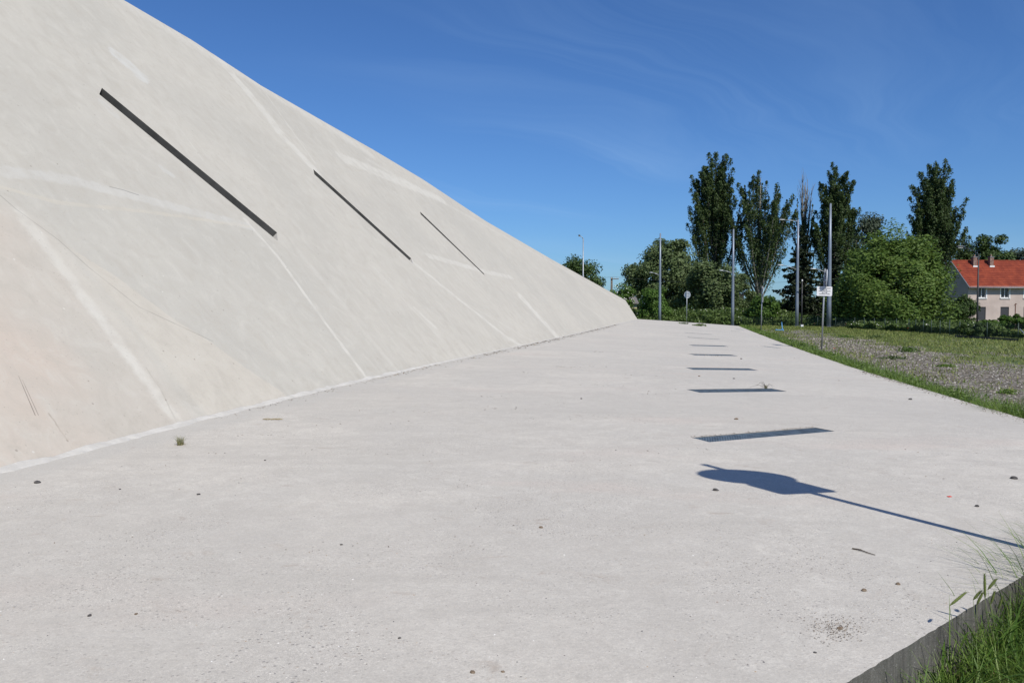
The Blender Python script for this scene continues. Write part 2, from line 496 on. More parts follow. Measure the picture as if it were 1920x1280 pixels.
    streak([(60, 420), (190, 560), (345, 790)], 0.30, 0.35, (0.56, 0.53, 0.49), uvn, 0.9)
    streak([(0, 320), (120, 335), (260, 370), (470, 425)], 0.13, 0.48, COOLW)
    streak([(0, 350), (110, 380), (300, 400), (470, 425)], 0.05, 0.4, (0.57, 0.53, 0.46))
    streak([(460, 412), (520, 480), (610, 605), (690, 712)], 0.07, 0.85, WHITE)
    streak([(775, 492), (860, 560), (950, 632), (1000, 660)], 0.15, 0.75, WHITE)
    streak([(980, 560), (1045, 632)], 0.5, 0.9, WHITE, uvn, 0.5)
    streak([(780, 580), (815, 612)], 0.12, 0.6, WHITE)
    streak([(410, 110), (480, 190), (530, 255), (590, 318)], 0.32, 0.8, WHITE, uvn)
    streak([(480, 150), (590, 305)], 0.05, 0.5, WHITE)
    streak([(640, 295), (760, 345), (830, 375)], 0.36, 0.75, WHITE, uvn)
    streak([(800, 478), (905, 508), (960, 520)], 0.16, 0.65, WHITE)
    streak([(222, 105), (262, 140)], 0.30, 0.85, COOLW, uvn, 0.4)
    streak([(195, 195), (215, 215)], 0.16, 0.45, COOLW)
    streak([(304, 315), (322, 328)], 0.1, 0.5, COOLW)
    streak([(300, 190), (380, 300)], 0.03, 0.45, WHITE)
    streak([(840, 550), (1000, 640)], 0.05, 0.3, WHITE)
    streak([(1080, 560), (1140, 605)], 0.12, 0.4, WHITE)
    streak([(690, 300), (1165, 566)], 0.22, 0.4, WHITE, uvn, 0.9)
    streak([(235, 5), (690, 285)], 0.5, 0.6, WHITE, uvn, 0.9)
    streak([(430, 640), (640, 730)], 0.25, 0.35, (0.41, 0.40, 0.38), uvn, 0.9)
    streak([(700, 500), (830, 640)], 0.10, 0.35, WHITE, uvn, 0.9)
    streak([(560, 470), (740, 690)], 0.16, 0.3, WHITE, uvn, 0.9)
    streak([(100, 480), (330, 700)], 0.35, 0.3, (0.55, 0.53, 0.49), uvn, 0.95)
    # hairline shutter marks and cracks
    streak([(0, 366), (30, 392), (110, 450), (165, 500), (260, 575), (400, 640)], 0.011, 0.55, (0.2, 0.19, 0.175), uv, 0.6)
    streak([(205, 350), (230, 356), (260, 366)], 0.014, 0.6, (0.16, 0.15, 0.14), uv, 0.6)
    streak([(35, 705), (66, 778)], 0.007, 0.75, (0.13, 0.11, 0.1), uv, 0.6)
    streak([(42, 712), (72, 778)], 0.006, 0.6, (0.13, 0.11, 0.1), uv, 0.6)
    streak([(92, 775), (118, 812), (135, 838)], 0.015, 0.5, (0.25, 0.21, 0.17), uvf, 0.8)
    streak([(275, 690), (310, 745), (330, 790)], 0.02, 0.35, (0.3, 0.28, 0.25), uvf, 0.8)
    # air holes, rust specks, grime near the foot
    dv, dc = k.voro(uv, 6.5, ('Distance', 'Color'))
    sp = k.n('ShaderNodeSeparateColor'); k.set(sp.inputs[0], dc)
    pit = k.math('MULTIPLY', k.ramp(dv, 0.06, 0.11, 1, 0), k.ramp(sp.outputs[0], 0.72, 0.76))
    c = k.mix(k.math('MULTIPLY', pit, 0.6), c, k.color_ramp(sp.outputs[1], [(0, (0.22, 0.19, 0.165)), (0.7, (0.66, 0.66, 0.65))], 'CONSTANT'))
    dv2, dc2 = k.voro(uv, 26, ('Distance', 'Color'))
    sp2 = k.n('ShaderNodeSeparateColor'); k.set(sp2.inputs[0], dc2)
    pit2 = k.math('MULTIPLY', k.ramp(dv2, 0.12, 0.25, 1, 0), k.ramp(sp2.outputs[0], 0.84, 0.88))
    c = k.mix(k.math('MULTIPLY', pit2, 0.45), c, (0.27, 0.25, 0.225))
    foot = k.math('MULTIPLY', k.ramp(spl.outputs[1], 0.9, 0.1), k.ramp(k.noise(uv, 3.5, 6, 0.7), 0.45, 0.75))
    c = k.mix(k.math('MULTIPLY', foot, 0.4), c, (0.33, 0.305, 0.27))
    c = k.mix(k.ramp(k.noise(k.mapping(uv, (5, 0.8, 1), (0, 0, R(-12))), 1.2, 6, 0.65), 0.52, 0.85, 0, 0.3), c, (0.36, 0.345, 0.315))
    c = k.mix(k.ramp(k.noise(uv, 38, 5, 0.7), 0.3, 0.85, 0, 0.16), c, (0.34, 0.325, 0.30))
    c = k.mix(1.0, c, (0.958, 0.930, 0.862), 'MULTIPLY')
    k.base(c)
    k.bump(k.math('ADD', k.math('MULTIPLY', k.noise(uv, 1.4, 4, 0.5), 3.0), k.math('MULTIPLY', k.noise(uv, 24, 6, 0.65), 0.4)), 0.3, 0.012)
    return k.m
WALL_CUTS = [-99, 3.4, 6.6, 12.0, 19.5, 999]
M_WALLS = [wall_material(a, b) for a, b in zip(WALL_CUTS[:-1], WALL_CUTS[1:])]
M_SLIT = plain('slit_concrete_painted_shade', (0.085, 0.083, 0.078), 0.9, var=0.25, scale=3)  # concrete lining, the shade inside the slits put into its dark colour
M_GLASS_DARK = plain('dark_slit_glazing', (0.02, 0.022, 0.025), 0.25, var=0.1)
M_FILLET = NT('mortar', 0.9)
v = M_FILLET.obj()
M_FILLET.base(M_FILLET.mix(M_FILLET.ramp(M_FILLET.noise(v, 5, 6, 0.7), 0.35, 0.7), (0.47, 0.45, 0.41), (0.575, 0.552, 0.505)))
M_FILLET.bump(M_FILLET.noise(v, 30, 5, 0.7), 0.6, 0.01)
M_FILLET = M_FILLET.m

# ------------------------------------------------------------------ ground
def field_d(x, y): return (Vector((x, y)) - CORNER).dot(EOUT)
k = NT('field_ground', 0.95)
v = k.obj()
gd = k.math('ADD', k.vmath('DOT_PRODUCT', v, (EOUT.x, EOUT.y, 0)), -CORNER.dot(EOUT))
wob = k.math('MULTIPLY', k.math('SUBTRACT', k.noise(v, 0.28, 5, 0.6), 0.5), 6.5)
gdn = k.math('ADD', gd, wob)
spx = k.n('ShaderNodeSeparateXYZ'); k.set(spx.inputs[0], v)
grav_far = k.ramp(spx.outputs[1], 66, 84, 1, 0)
grassy = k.ramp(gdn, 4.4, 5.6)
strip2 = k.math('MULTIPLY', k.ramp(k.noise(k.mapping(v, (1, 0.35, 1), (0, 0, R(20))), 0.4, 4), 0.56, 0.62), k.ramp(gd, 12, 8))
grassy = k.math('MULTIPLY', grassy, k.math('SUBTRACT', 1.0, k.math('MULTIPLY', strip2, 0.85)))
grassy = k.math('MAXIMUM', grassy, k.ramp(gd, 0.9, 0.4))
grassy = k.math('MAXIMUM', grassy, k.math('MULTIPLY', k.ramp(k.noise(v, 0.7, 6, 0.65), 0.54, 0.66), 0.75))
grassy = k.math('MAXIMUM', grassy, k.math('SUBTRACT', 1.0, grav_far))
stone, scol = k.voro(v, 14, ('Distance', 'Color'))
ss = k.n('ShaderNodeSeparateColor'); k.set(ss.inputs[0], scol)
gcol = k.color_ramp(ss.outputs[0], [(0, (0.065, 0.056, 0.045)), (0.4, (0.135, 0.118, 0.096)), (0.75, (0.215, 0.194, 0.165)), (0.95, (0.40, 0.375, 0.335))])
gcol = k.mix(k.ramp(k.noise(v, 1.2, 5), 0.4, 0.7, 0, 0.6), gcol, (0.125, 0.100, 0.062))
grs = k.mix(k.ramp(k.noise(v, 1.1, 5, 0.6), 0.35, 0.65), (0.055, 0.092, 0.016), (0.145, 0.155, 0.050))
k.base(k.mix(grassy, gcol, grs))
k.bump(k.math('ADD', k.noise(v, 14, 4), k.math('MULTIPLY', stone, -0.5)), 0.8, 0.03)
M_GROUND = k.m
def ground_sheet():
    xs = [-1500, -400, -120, -60, -20, 0, 10, 20, 30, 40, 60, 90, 150, 400, 1500]
    ys = [-600, -150, -40, -10, 0, 10, 20, 40, 60, 80, 100, 130, 180, 400, 3000]
    vs = [(x, y, 0.0) for y in ys for x in xs]
    n = len(xs)
    fs = [(j * n + i, j * n + i + 1, (j + 1) * n + i + 1, (j + 1) * n + i) for j in range(len(ys) - 1) for i in range(n - 1)]
    return fast_mesh('ground', vs, fs)
tag(link('ground', ground_sheet(), M_GROUND), 'flat field of gravel and rough grass beside the concrete paving', kind='structure')

# ------------------------------------------------------------------ floor grates: where they lie in the paving
grate_px = [   # left tip, right tip, width across
    ((1297, 820), (1565, 808), (1330, 828.5)), ((1286.6, 729.7), (1476, 733.6), (1312.3, 735.9)), ((1285, 688.9), (1422, 694.2), (1300, 692.9)),
    ((1290.4, 663.1), (1384, 667.3), (1303, 665.7)), ((1291, 646.2), (1366.4, 649.6), (1300, 648.1)),
    ((1288.7, 631.8), (1350, 636.4), 0.34), ((1283.5, 623), (1335, 627.2), 0.36),
    ((1434, 649), (1456, 652), 0.3), ((1370, 620.0), (1388, 621.8), 0.36)]
grates = []
for (a, b, w) in grate_px:
    A = on_slab(*a); C_ = on_slab(*b)
    if isinstance(w, tuple):
        NLp = on_slab(*w); A2 = Vector((A.x, A.y)); N2 = Vector((NLp.x, NLp.y)); C2 = Vector((C_.x, C_.y))
        grates.append((A2, (C2 - N2).normalized(), (N2 - A2).normalized(), (C2 - N2).length, (N2 - A2).length))
        continue
    ax = Vector((C_.x - A.x, C_.y - A.y)); 
    # A is the far-left tip and C the near-right tip of a rectangle of depth w
    D = ax.length
    ang = math.asin(min(0.5, w / D))
    e = ax.normalized(); ca, sa = math.cos(ang), math.sin(ang)
    lx = Vector((e.x * ca - e.y * sa, e.x * sa + e.y * ca))    # long side
    wx_ = Vector((lx.y, -lx.x))                                 # towards the viewer
    Lg = math.sqrt(max(D * D - w * w, 0.01))
    A2 = Vector((A.x, A.y))
    grates.append((A2, lx, wx_, Lg, w))
    # corners: A2, A2+lx*Lg, A2+lx*Lg+wx*w, A2+wx*w

# ------------------------------------------------------------------ paving slab
def build_slab():
    nl = isect(B02 - O2 * 0.0, U2, Vector((NA.x, NA.y)), NDIR)
    FE = Vector((EB.x, EB.y))
    FL = Vector((B1.x, B1.y)) - O2 * 0.9
    fdir = (FE - Vector((B1.x, B1.y))).normalized()
    FL = Vector((B1.x, B1.y)) - fdir * 1.2
    NLc = nl - O2 * 0.9 - NDIR * 0.2
    NLc = isect(B02 - O2 * 0.9, U2, Vector((NA.x, NA.y)), NDIR)
    FL = isect(B02 - O2 * 0.9, U2, FE, fdir)
    outline = [NLc, CORNER, FE, FL]
    pts = []; edges = []
    def add_loop(poly_, step, jag=0.0):
        st = len(pts); n = 0
        for i in range(len(poly_)):
            a, b = poly_[i], poly_[(i + 1) % len(poly_)]
            m = max(1, int((b - a).length / step))
            for j in range(m):
                p = a + (b - a) * (j / m)
                if jag and j > 0:
                    p = p + NOUT * (mnoise.noise(Vector((p.x * 9, p.y * 9, 0))) * jag)
                pts.append(p); n += 1
        for i in range(n): edges.append((st + i, st + (i + 1) % n))
        return st, n
    # finely chipped along the near edge
    st0 = 0; n = 0
    for i in range(4):
        a, b = outline[i], outline[(i + 1) % 4]
        step = 0.035 if i == 0 else 0.8
        m = int((b - a).length / step)
        od = NOUT if i == 0 else EOUT
        for j in range(m):
            p = a + (b - a) * (j / m)
            if i == 0 and j: p = p + NOUT * (mnoise.noise(Vector((p.x * 6, p.y * 6, 0))) * 0.003 + mnoise.noise(Vector((p.x * 28, p.y * 28, 3))) * 0.006)
            if i == 1 and j: p = p + EOUT * (mnoise.noise(Vector((p.x * 0.9, p.y * 0.9, 5))) * 0.05)
            pts.append(p); n += 1
    edges += [(i, (i + 1) % n) for i in range(n)]
    nb = n
    for (A2, lx, wx_, Lg, w) in grates:
        add_loop([A2, A2 + lx * Lg, A2 + lx * Lg + wx_ * w, A2 + wx_ * w], 0.5)
    # interior points
    t = -11.0
    while t < 84:
        st = 0.45 if t < 14 else (0.8 if t < 30 else 1.6)
        for i in range(0, 26):
            d = -0.8 + i * 0.5 if t < 14 else -0.8 + i * 0.55
            p = B02 + U2 * t + O2 * d
            pts.append(p)
        t += st
    def inside(p, q):
        r = False; j = len(q) - 1
        for i in range(len(q)):
            if (q[i].y > p.y) != (q[j].y > p.y) and p.x < (q[j].x - q[i].x) * (p.y - q[i].y) / (q[j].y - q[i].y) + q[i].x: r = not r
            j = i
        return r
    vs, es, fs, _, _, _ = delaunay_2d_cdt(pts, edges, [], 0, 1e-5)
    holes = [[A2, A2 + lx * Lg, A2 + lx * Lg + wx_ * w, A2 + wx_ * w] for (A2, lx, wx_, Lg, w) in grates]
    bound = [pts[i] for i in range(nb)]
    tris = []
    for f in fs:
        cpt = sum((vs[i] for i in f), Vector((0, 0))) / 3
        if not inside(cpt, bound) or any(inside(cpt, h) for h in holes): continue
        tris.append(f)
    used = sorted({i for f in tris for i in f}); ix = {o: i for i, o in enumerate(used)}
    V = [(vs[i].x, vs[i].y, slab_z(vs[i].x, vs[i].y)) for i in used]
    Fc = [tuple(ix[i] for i in f) for f in tris]
    # make upward
    Fc = [f if (Vector(V[f[1]]) - Vector(V[f[0]])).cross(Vector(V[f[2]]) - Vector(V[f[0]])).z > 0 else f[::-1] for f in Fc]
    ecount = {}
    for f in Fc:
        for a, b in ((f[0], f[1]), (f[1], f[2]), (f[2], f[0])):
            ecount[(a, b)] = 1
    me = bpy.data.meshes.new('concrete_paving')
    mi = [0] * len(Fc)
    top_n = len(V)
    skirt = {}
    for (a, b) in list(ecount):
        if (b, a) in ecount: continue
        mid = (Vector(V[a]) + Vector(V[b])) / 2
        hole = any(inside(Vector((mid.x, mid.y)) + (Vector((mid.x, mid.y)) - sum(h, Vector((0, 0))) / 4) * -0.02, h) for h in holes)
        dep = 0.16 if hole else None
        ids = []
        for i in (a, b):
            key = (i, hole)
            if key not in skirt:
                z = V[i][2] - 0.16 if hole else -0.25
                skirt[key] = len(V); V.append((V[i][0], V[i][1], z))
            ids.append(skirt[key])
        Fc.append((b, a, ids[0], ids[1])); mi.append(1)
    me.from_pydata(V, [], Fc); me.update()
    me.polygons.foreach_set('material_index', mi)
    sm = [m == 0 for m in mi]
    me.polygons.foreach_set('use_smooth', sm)
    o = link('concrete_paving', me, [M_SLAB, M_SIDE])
    # keep the top flat-shaded against the skirts
    me.set_sharp_from_angle(angle=R(40))
    return o
paving = build_slab()
tag(paving, 'wide pale concrete paving strip at the foot of the leaning wall', kind='structure')

# ------------------------------------------------------------------ building with the leaning wall
bld = thing('concrete_building', 'pale concrete building with a tall leaning wall and three dark slits', 'building', (B0.x, B0.y, 0))
bld_off = Vector(bld.location)
def loc(P): return tuple(Vector(P) - bld_off)
slits_px = [[(191, 165), (519.5, 436), (520.6, 451.5), (186, 177)],
            [(587.5, 317.5), (771, 484.5), (774.5, 494), (589.5, 327)],
            [(787.5, 396.7), (908, 513.3), (910.7, 518), (789, 402)]]
slits = [[face_tr(*p) for p in s] for s in slits_px]
ridge_px = [(1172.5, 562.5), (1129, 538.5), (1034, 486), (910, 414), (793, 336.5), (700, 281), (600, 224), (490, 161), (359, 75), (231, 0)]
ridge = [face_tr(*p) for p in ridge_px]
# carry the ridge on out of the picture
ridge += [(6.0, 12.1), (0.0, 12.5), (-8.0, 12.8), (-16.0, 12.9)]
endf = face_tr(1195, 598)
foot_ext = (endf[0] - (ridge[0][0] - endf[0]) * 0.45, endf[1] - (ridge[0][1] - endf[1]) * 0.45)
outline = [(-16.0, -1.0), foot_ext] + ridge
def clip_t(poly_, t0, keep_above):
    out = []
    for i in range(len(poly_)):
        p, q = poly_[i], poly_[(i + 1) % len(poly_)]
        ip = (p[0] >= t0) == keep_above or p[0] == t0; iq = (q[0] >= t0) == keep_above or q[0] == t0
        if ip: out.append(p)
        if ip != iq:
            f = (t0 - p[0]) / (q[0] - p[0]); out.append((t0, p[1] + f * (q[1] - p[1])))
    return out
def wall_face():
    me = bpy.data.meshes.new('leaning_wall'); V = []; Fc = []; mi = []; uvs = []
    for bi, (t0, t1) in enumerate(zip(WALL_CUTS[:-1], WALL_CUTS[1:])):
        bay = clip_t(clip_t(outline, t0, True), t1, False)
        cuts = []
        for sl in slits:
            q = clip_t(clip_t(sl, t0, True), t1, False)
            if len(q) > 2: cuts.append(q)
        loops = [[Vector((a, b, 0)) for a, b in bay]] + [[Vector((a, b, 0)) for a, b in q] for q in cuts]
        flat = [p for l in loops for p in l]; base = len(V)
        V += [loc(tr(p.x, p.y)) for p in flat]; uvs += [(p.x, p.y) for p in flat]
        for t in tessellate_polygon(loops):
            f = tuple(i + base for i in t)
            n = (Vector(V[f[1]]) - Vector(V[f[0]])).cross(Vector(V[f[2]]) - Vector(V[f[0]]))
            if n.length < 1e-9: continue
            Fc.append(f if n.dot(N3) > 0 else f[::-1]); mi.append(bi)
    me.from_pydata(V, [], Fc)
    ul = me.uv_layers.new(name='UVMap')
    for lp in me.loops: ul.data[lp.index].uv = uvs[lp.vertex_index]
    me.update(); me.polygons.foreach_set('material_index', mi)
    return link('leaning_wall', me, M_WALLS, bld)
wall_face()
def wall_back():
    mb = MB()
    top = [tr(a, b) for a, b in ridge]
    back = [p + hh * 1.5 for p in top]
    n = len(top)
    for i in range(n - 1):
        mb.add([loc(top[i]), loc(top[i + 1]), loc(back[i + 1]), loc(back[i])], [(0, 3, 2, 1)])
        lo1, lo2 = back[i].copy(), back[i + 1].copy(); lo1.z = lo2.z = -0.2
        mb.add([loc(back[i]), loc(back[i + 1]), loc(lo2), loc(lo1)], [(0, 3, 2, 1)])
    f = tr(*foot_ext); b0 = back[0].copy(); b0.z = -0.2
    mb.add([loc(f), loc(top[0]), loc(back[0]), loc(b0)], [(0, 3, 2, 1)])
    f = tr(-16, -1.0); b0 = back[-1].copy(); b0.z = -0.2
    mb.add([loc(f), loc(top[-1]), loc(back[-1]), loc(b0)], [(0, 1, 2, 3)])
    return mb.build('rear_wall', M_SIDE, bld)
wall_back()
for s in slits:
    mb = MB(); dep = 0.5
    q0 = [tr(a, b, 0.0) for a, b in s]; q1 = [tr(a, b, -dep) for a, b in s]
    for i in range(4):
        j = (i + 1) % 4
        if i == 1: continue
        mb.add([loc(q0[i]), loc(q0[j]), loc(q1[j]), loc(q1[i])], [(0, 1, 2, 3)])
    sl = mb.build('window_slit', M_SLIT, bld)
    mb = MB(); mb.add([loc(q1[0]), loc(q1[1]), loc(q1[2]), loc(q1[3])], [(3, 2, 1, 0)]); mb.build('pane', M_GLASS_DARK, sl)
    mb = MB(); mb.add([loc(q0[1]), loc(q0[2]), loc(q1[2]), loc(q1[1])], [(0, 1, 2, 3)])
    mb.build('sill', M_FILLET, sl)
# mortar lip along the foot
def foot_point(t):
    # where the wall plane meets the paving at distance t
    r = 0.0
    for _ in range(12):
        P = tr(t, r); r += (slab_z(P.x, P.y) - P.z) / W3.z
    return r
mb = MB(); ring = []
t = -3.0
while t < 60:
    r0 = foot_point(t)
    j = lambda s, a: mnoise.noise(Vector((t * s, a, 0)))
    fade = 1.0 if t < 9 else max(0.3, 1 - (t - 9) / 9)
    a = 0.034 * fade * (1 + 0.9 * j(2.3, 1) + 0.4 * j(9, 3)) ; b = 0.06 * fade * (1 + 0.8 * j(1.9, 7) + 0.4 * j(11, 5))
    P0 = tr(t, r0 + a, 0.004 + 0.002 * j(5, 2)); 
    P1 = tr(t, r0 + a * 0.45, 0.018 * fade * (1 + 0.15 * j(2, 9)))
    base = tr(t, r0)
    q = Vector((base.x, base.y)) + O2 * b
    P2 = Vector((q.x, q.y, slab_z(q.x, q.y) + 0.008 * fade * (1 + 0.2 * j(2, 4))))
    q = Vector((base.x, base.y)) + O2 * (b * 1.5 + 0.01 * j(9, 5))
    P3 = Vector((q.x, q.y, slab_z(q.x, q.y) - 0.004))
    ring.append([loc(P) for P in (P0, P1, P2, P3)])
    t += 0.09 if t < 12 else 0.3
for a, b in zip(ring[:-1], ring[1:]):
    for i in range(3): mb.add([a[i], b[i], b[i + 1], a[i + 1]], [(0, 3, 2, 1)])
mb.build('mortar_lip', M_FILLET, bld)

# ------------------------------------------------------------------ floor grates
M_GALV = plain('galvanised_grating', (0.17, 0.225, 0.275), 0.5, 0.2, var=0.25, scale=9)
M_PIT = plain('grate_pit', (0.07, 0.085, 0.10), 0.95, var=0.3, scale=4)
grate_words = ['nearest and largest', 'second nearest, with a dry weed behind,', 'third nearest', 'fourth nearest', 'fifth nearest',
               'sixth nearest', 'farthest']
for gi, (A2, lx, wx_, Lg, w) in enumerate(grates):
    if gi < 7:
        lab = grate_words[gi] + ' of the row of floor grates in the paving'
    else:
        lab = ['short narrow grate apart from the row, near the grassy edge', 'short narrow grate farthest away beside the paving edge'][gi - 7]
    z0 = slab_z(A2.x, A2.y)
    g = thing('floor_grate', lab, 'grate', (A2.x, A2.y, z0), 0, 'floor grates in the paving')
    def gp(a, b, dz):
        p = A2 + lx * a + wx_ * b
        return (p.x - A2.x, p.y - A2.y, slab_z(p.x, p.y) + dz - z0)
    def bar(mb, a0, b0, a1, b1, th, top, hgt):
        d = Vector((a1 - a0, b1 - b0)); d.normalize(); n = Vector((-d.y, d.x)) * th / 2
        vs = []
        for dz in (top - hgt, top):
            vs += [gp(a0 + n.x, b0 + n.y, dz), gp(a0 - n.x, b0 - n.y, dz), gp(a1 - n.x, b1 - n.y, dz), gp(a1 + n.x, b1 + n.y, dz)]
        mb.add(vs, [(0, 1, 2, 3), (7, 6, 5, 4), (0, 4, 5, 1), (1, 5, 6, 2), (2, 6, 7, 3), (3, 7, 4, 0)])
    e = 0.006
    mb = MB()
    for (a0, b0, a1, b1) in ((0, e, Lg, e), (0, w - e, Lg, w - e), (e, 2 * e, e, w - 2 * e), (Lg - e, 2 * e, Lg - e, w - 2 * e)):
        bar(mb, a0, b0, a1, b1, 0.01, -0.006, 0.05)
    mb.build('frame', M_GALV, g)
    mb = MB(); mb.add([gp(0, 0, -0.15), gp(Lg, 0, -0.15), gp(Lg, w, -0.15), gp(0, w, -0.15)], [(0, 1, 2, 3)]); mb.build('pit_floor', M_PIT, g)
    if gi >= 7 or Lg < 0.8: npan = 1
    else: npan = 3
    x0, x1 = 2 * e + 0.004, Lg - 2 * e - 0.004
    pl = (x1 - x0) / npan
    for p_ in range(npan):
        mb = MB(); a, b = x0 + p_ * pl + 0.004, x0 + (p_ + 1) * pl - 0.004
        dz = -0.005 - 0.003 * (p_ == 1)
        y0, y1 = 2 * e + 0.004, w - 2 * e - 0.004
        sp_ = 0.034 if gi < 2 else (0.05 if gi < 4 else 0.1)
        n = max(2, int((b - a) / sp_))
        for i in range(n + 1):
            x = a + (b - a) * i / n
            bar(mb, x, y0, x, y1, 0.009 if gi < 2 else 0.016, dz, 0.03)
        m = 6 if gi < 2 else 4
        for i in range(m + 1):
            y = y0 + (y1 - y0) * i / m
            bar(mb, a, y, b, y, 0.006, dz - 0.002, 0.014)
        mb.build('grating_panel', M_GALV, g)

# ------------------------------------------------------------------ vegetation builders
def quads(centres, normals, sizes, aspect=1.0, name='leaves', up=None):
    """leaf-sized quads; arrays"""
    n = len(centres)
    nrm = normals / np.maximum(np.linalg.norm(normals, axis=1, keepdims=True), 1e-6)
    rv = rng.normal(size=(n, 3)) if up is None else up
    a = np.cross(nrm, rv); a /= np.maximum(np.linalg.norm(a, axis=1, keepdims=True), 1e-6)
    b = np.cross(nrm, a)
    s = sizes[:, None]
    # kite-shaped leaf clumps, folded a little
    V = np.empty((n, 4, 3), np.float32)
    V[:, 0] = centres + b * s * aspect
    V[:, 1] = centres + a * s * 0.62 + nrm * s * 0.15
    V[:, 2] = centres - b * s * aspect
    V[:, 3] = centres - a * s * 0.62 + nrm * s * 0.15
    Fc = np.arange(n * 4, dtype=np.int32).reshape(n, 4)
    return V.reshape(-1, 3), Fc
def ball(n):
    p = rng.normal(size=(n, 3)); p /= np.linalg.norm(p, axis=1, keepdims=True)
    return p * rng.random((n, 1)) ** (1 / 2.2)
def limb(mb, a, b, r0, r1, bend=0.15, n=5, sides=6):
    a, b = Vector(a), Vector(b); L = (b - a).length
    off = Vector((random.uniform(-1, 1), random.uniform(-1, 1), random.uniform(0, 0.6))) * bend * L
    pts = [a + (b - a) * (i / n) + off * math.sin(math.pi * i / n) for i in range(n + 1)]
    mb.tube(pts, [r0 + (r1 - r0) * i / n for i in range(n + 1)], sides)
    return pts
def crown_tree(name, label, cat, x, y, h, w, cb, mat, bark, nclump=60, per=160, leaf=0.2, clump=0.2, group=None, depth=None,
               lobes=None, droop=0.0, shell=0.55, seed=1, trunk_r=None, aspect=1.0, taper=0.0):
    """broad tree: clumps of leaves on limbs, gaps between. cb = crown bottom height"""
    random.seed(seed); global rng
    rng = np.random.default_rng(seed)
    root = thing(name, label, cat, (x, y, 0), 0, group)
    depth = depth or w
    ch = (h - cb) / 2; cz = cb + ch
    C_ = []
    tries = 0
    while len(C_) < nclump and tries < nclump * 40:
        tries += 1
        p = rng.normal(size=3); p /= np.linalg.norm(p)
        r = shell + (1 - shell) * rng.random() ** 0.6
        q = p * r
        # lumpy outline
        lump = 0.86 + 0.30 * mnoise.noise(Vector((q[0] * 2.1 + seed * 3.7, q[1] * 2.1, q[2] * 2.1)))
        q = q * min(1.05, lump)
        wfac = 1 - taper * max(0, q[2])
        C_.append((q[0] * w / 2 * wfac, q[1] * depth / 2 * wfac, cz + q[2] * ch))
    C_ = np.array(C_)
    if lobes:                          # extra lobes (dx, dz, r)
        ex = []
        for (dx, dz, r, m) in lobes:
            for _ in range(m):
                p = ball(1)[0] * r; ex.append((dx + p[0], p[1], dz + p[2]))
        C_ = np.vstack([C_, np.array(ex)])
    cr = clump * min(w, h - cb) * rng.uniform(0.55, 1.3, len(C_))
    leaf *= 0.78; per = int(per * 1.5)
    pos = []; nrm = []; sz = []
    for c_, r in zip(C_, cr):
        m = int(per * rng.uniform(0.6, 1.3))
        b = ball(m)
        b[:, 2] *= 0.75
        p = c_ + b * r
        if droop: p[:, 2] -= droop * rng.random(m) ** 2 * r * 3
        pos.append(p)
        outw = p - np.array([0, 0, cz - ch * 0.2])
        outw /= np.maximum(np.linalg.norm(outw, axis=1, keepdims=True), 1e-6)
        nr = b * 0.6 + outw * 0.5 + rng.normal(size=(m, 3)) * 0.55 + np.array([0, 0, 0.3])
        nrm.append(nr); sz.append(leaf * rng.uniform(0.55, 1.25, m))
    pos = np.vstack(pos); nrm = np.vstack(nrm); sz = np.concatenate(sz)
    keep = pos[:, 2] > 0.05
    pos, nrm, sz = pos[keep], nrm[keep], sz[keep]
    up = None
    if droop:
        up = np.tile(np.array([[0, 0, 1.0]]), (len(pos), 1)) + rng.normal(size=(len(pos), 3)) * 0.35
        up = np.cross(nrm, up)
    V, Fc = quads(pos, nrm, sz, aspect, up=up)
    link('crown', fast_mesh('crown', V, Fc), mat, root)
    mb = MB(); tr_ = trunk_r or max(0.05, w * 0.025)
    top = cz + ch * 0.35
    tp = limb(mb, (0, 0, -0.1), (random.uniform(-.2, .2), 0, top), tr_, tr_ * 0.3, 0.03, 8, 8)
    order = list(range(len(C_))); random.shuffle(order)
    for i in order[:min(36, len(order))]:
        c_ = C_[i]; k_ = min(8, max(1, int(8 * max(0.12, (c_[2] - h * 0.22) / top) * 0.75)))
        limb(mb, tp[k_], c_, tr_ * 0.4, tr_ * 0.08, 0.1, 4, 5)
    mb.build('trunk', bark, root, True)
    return root
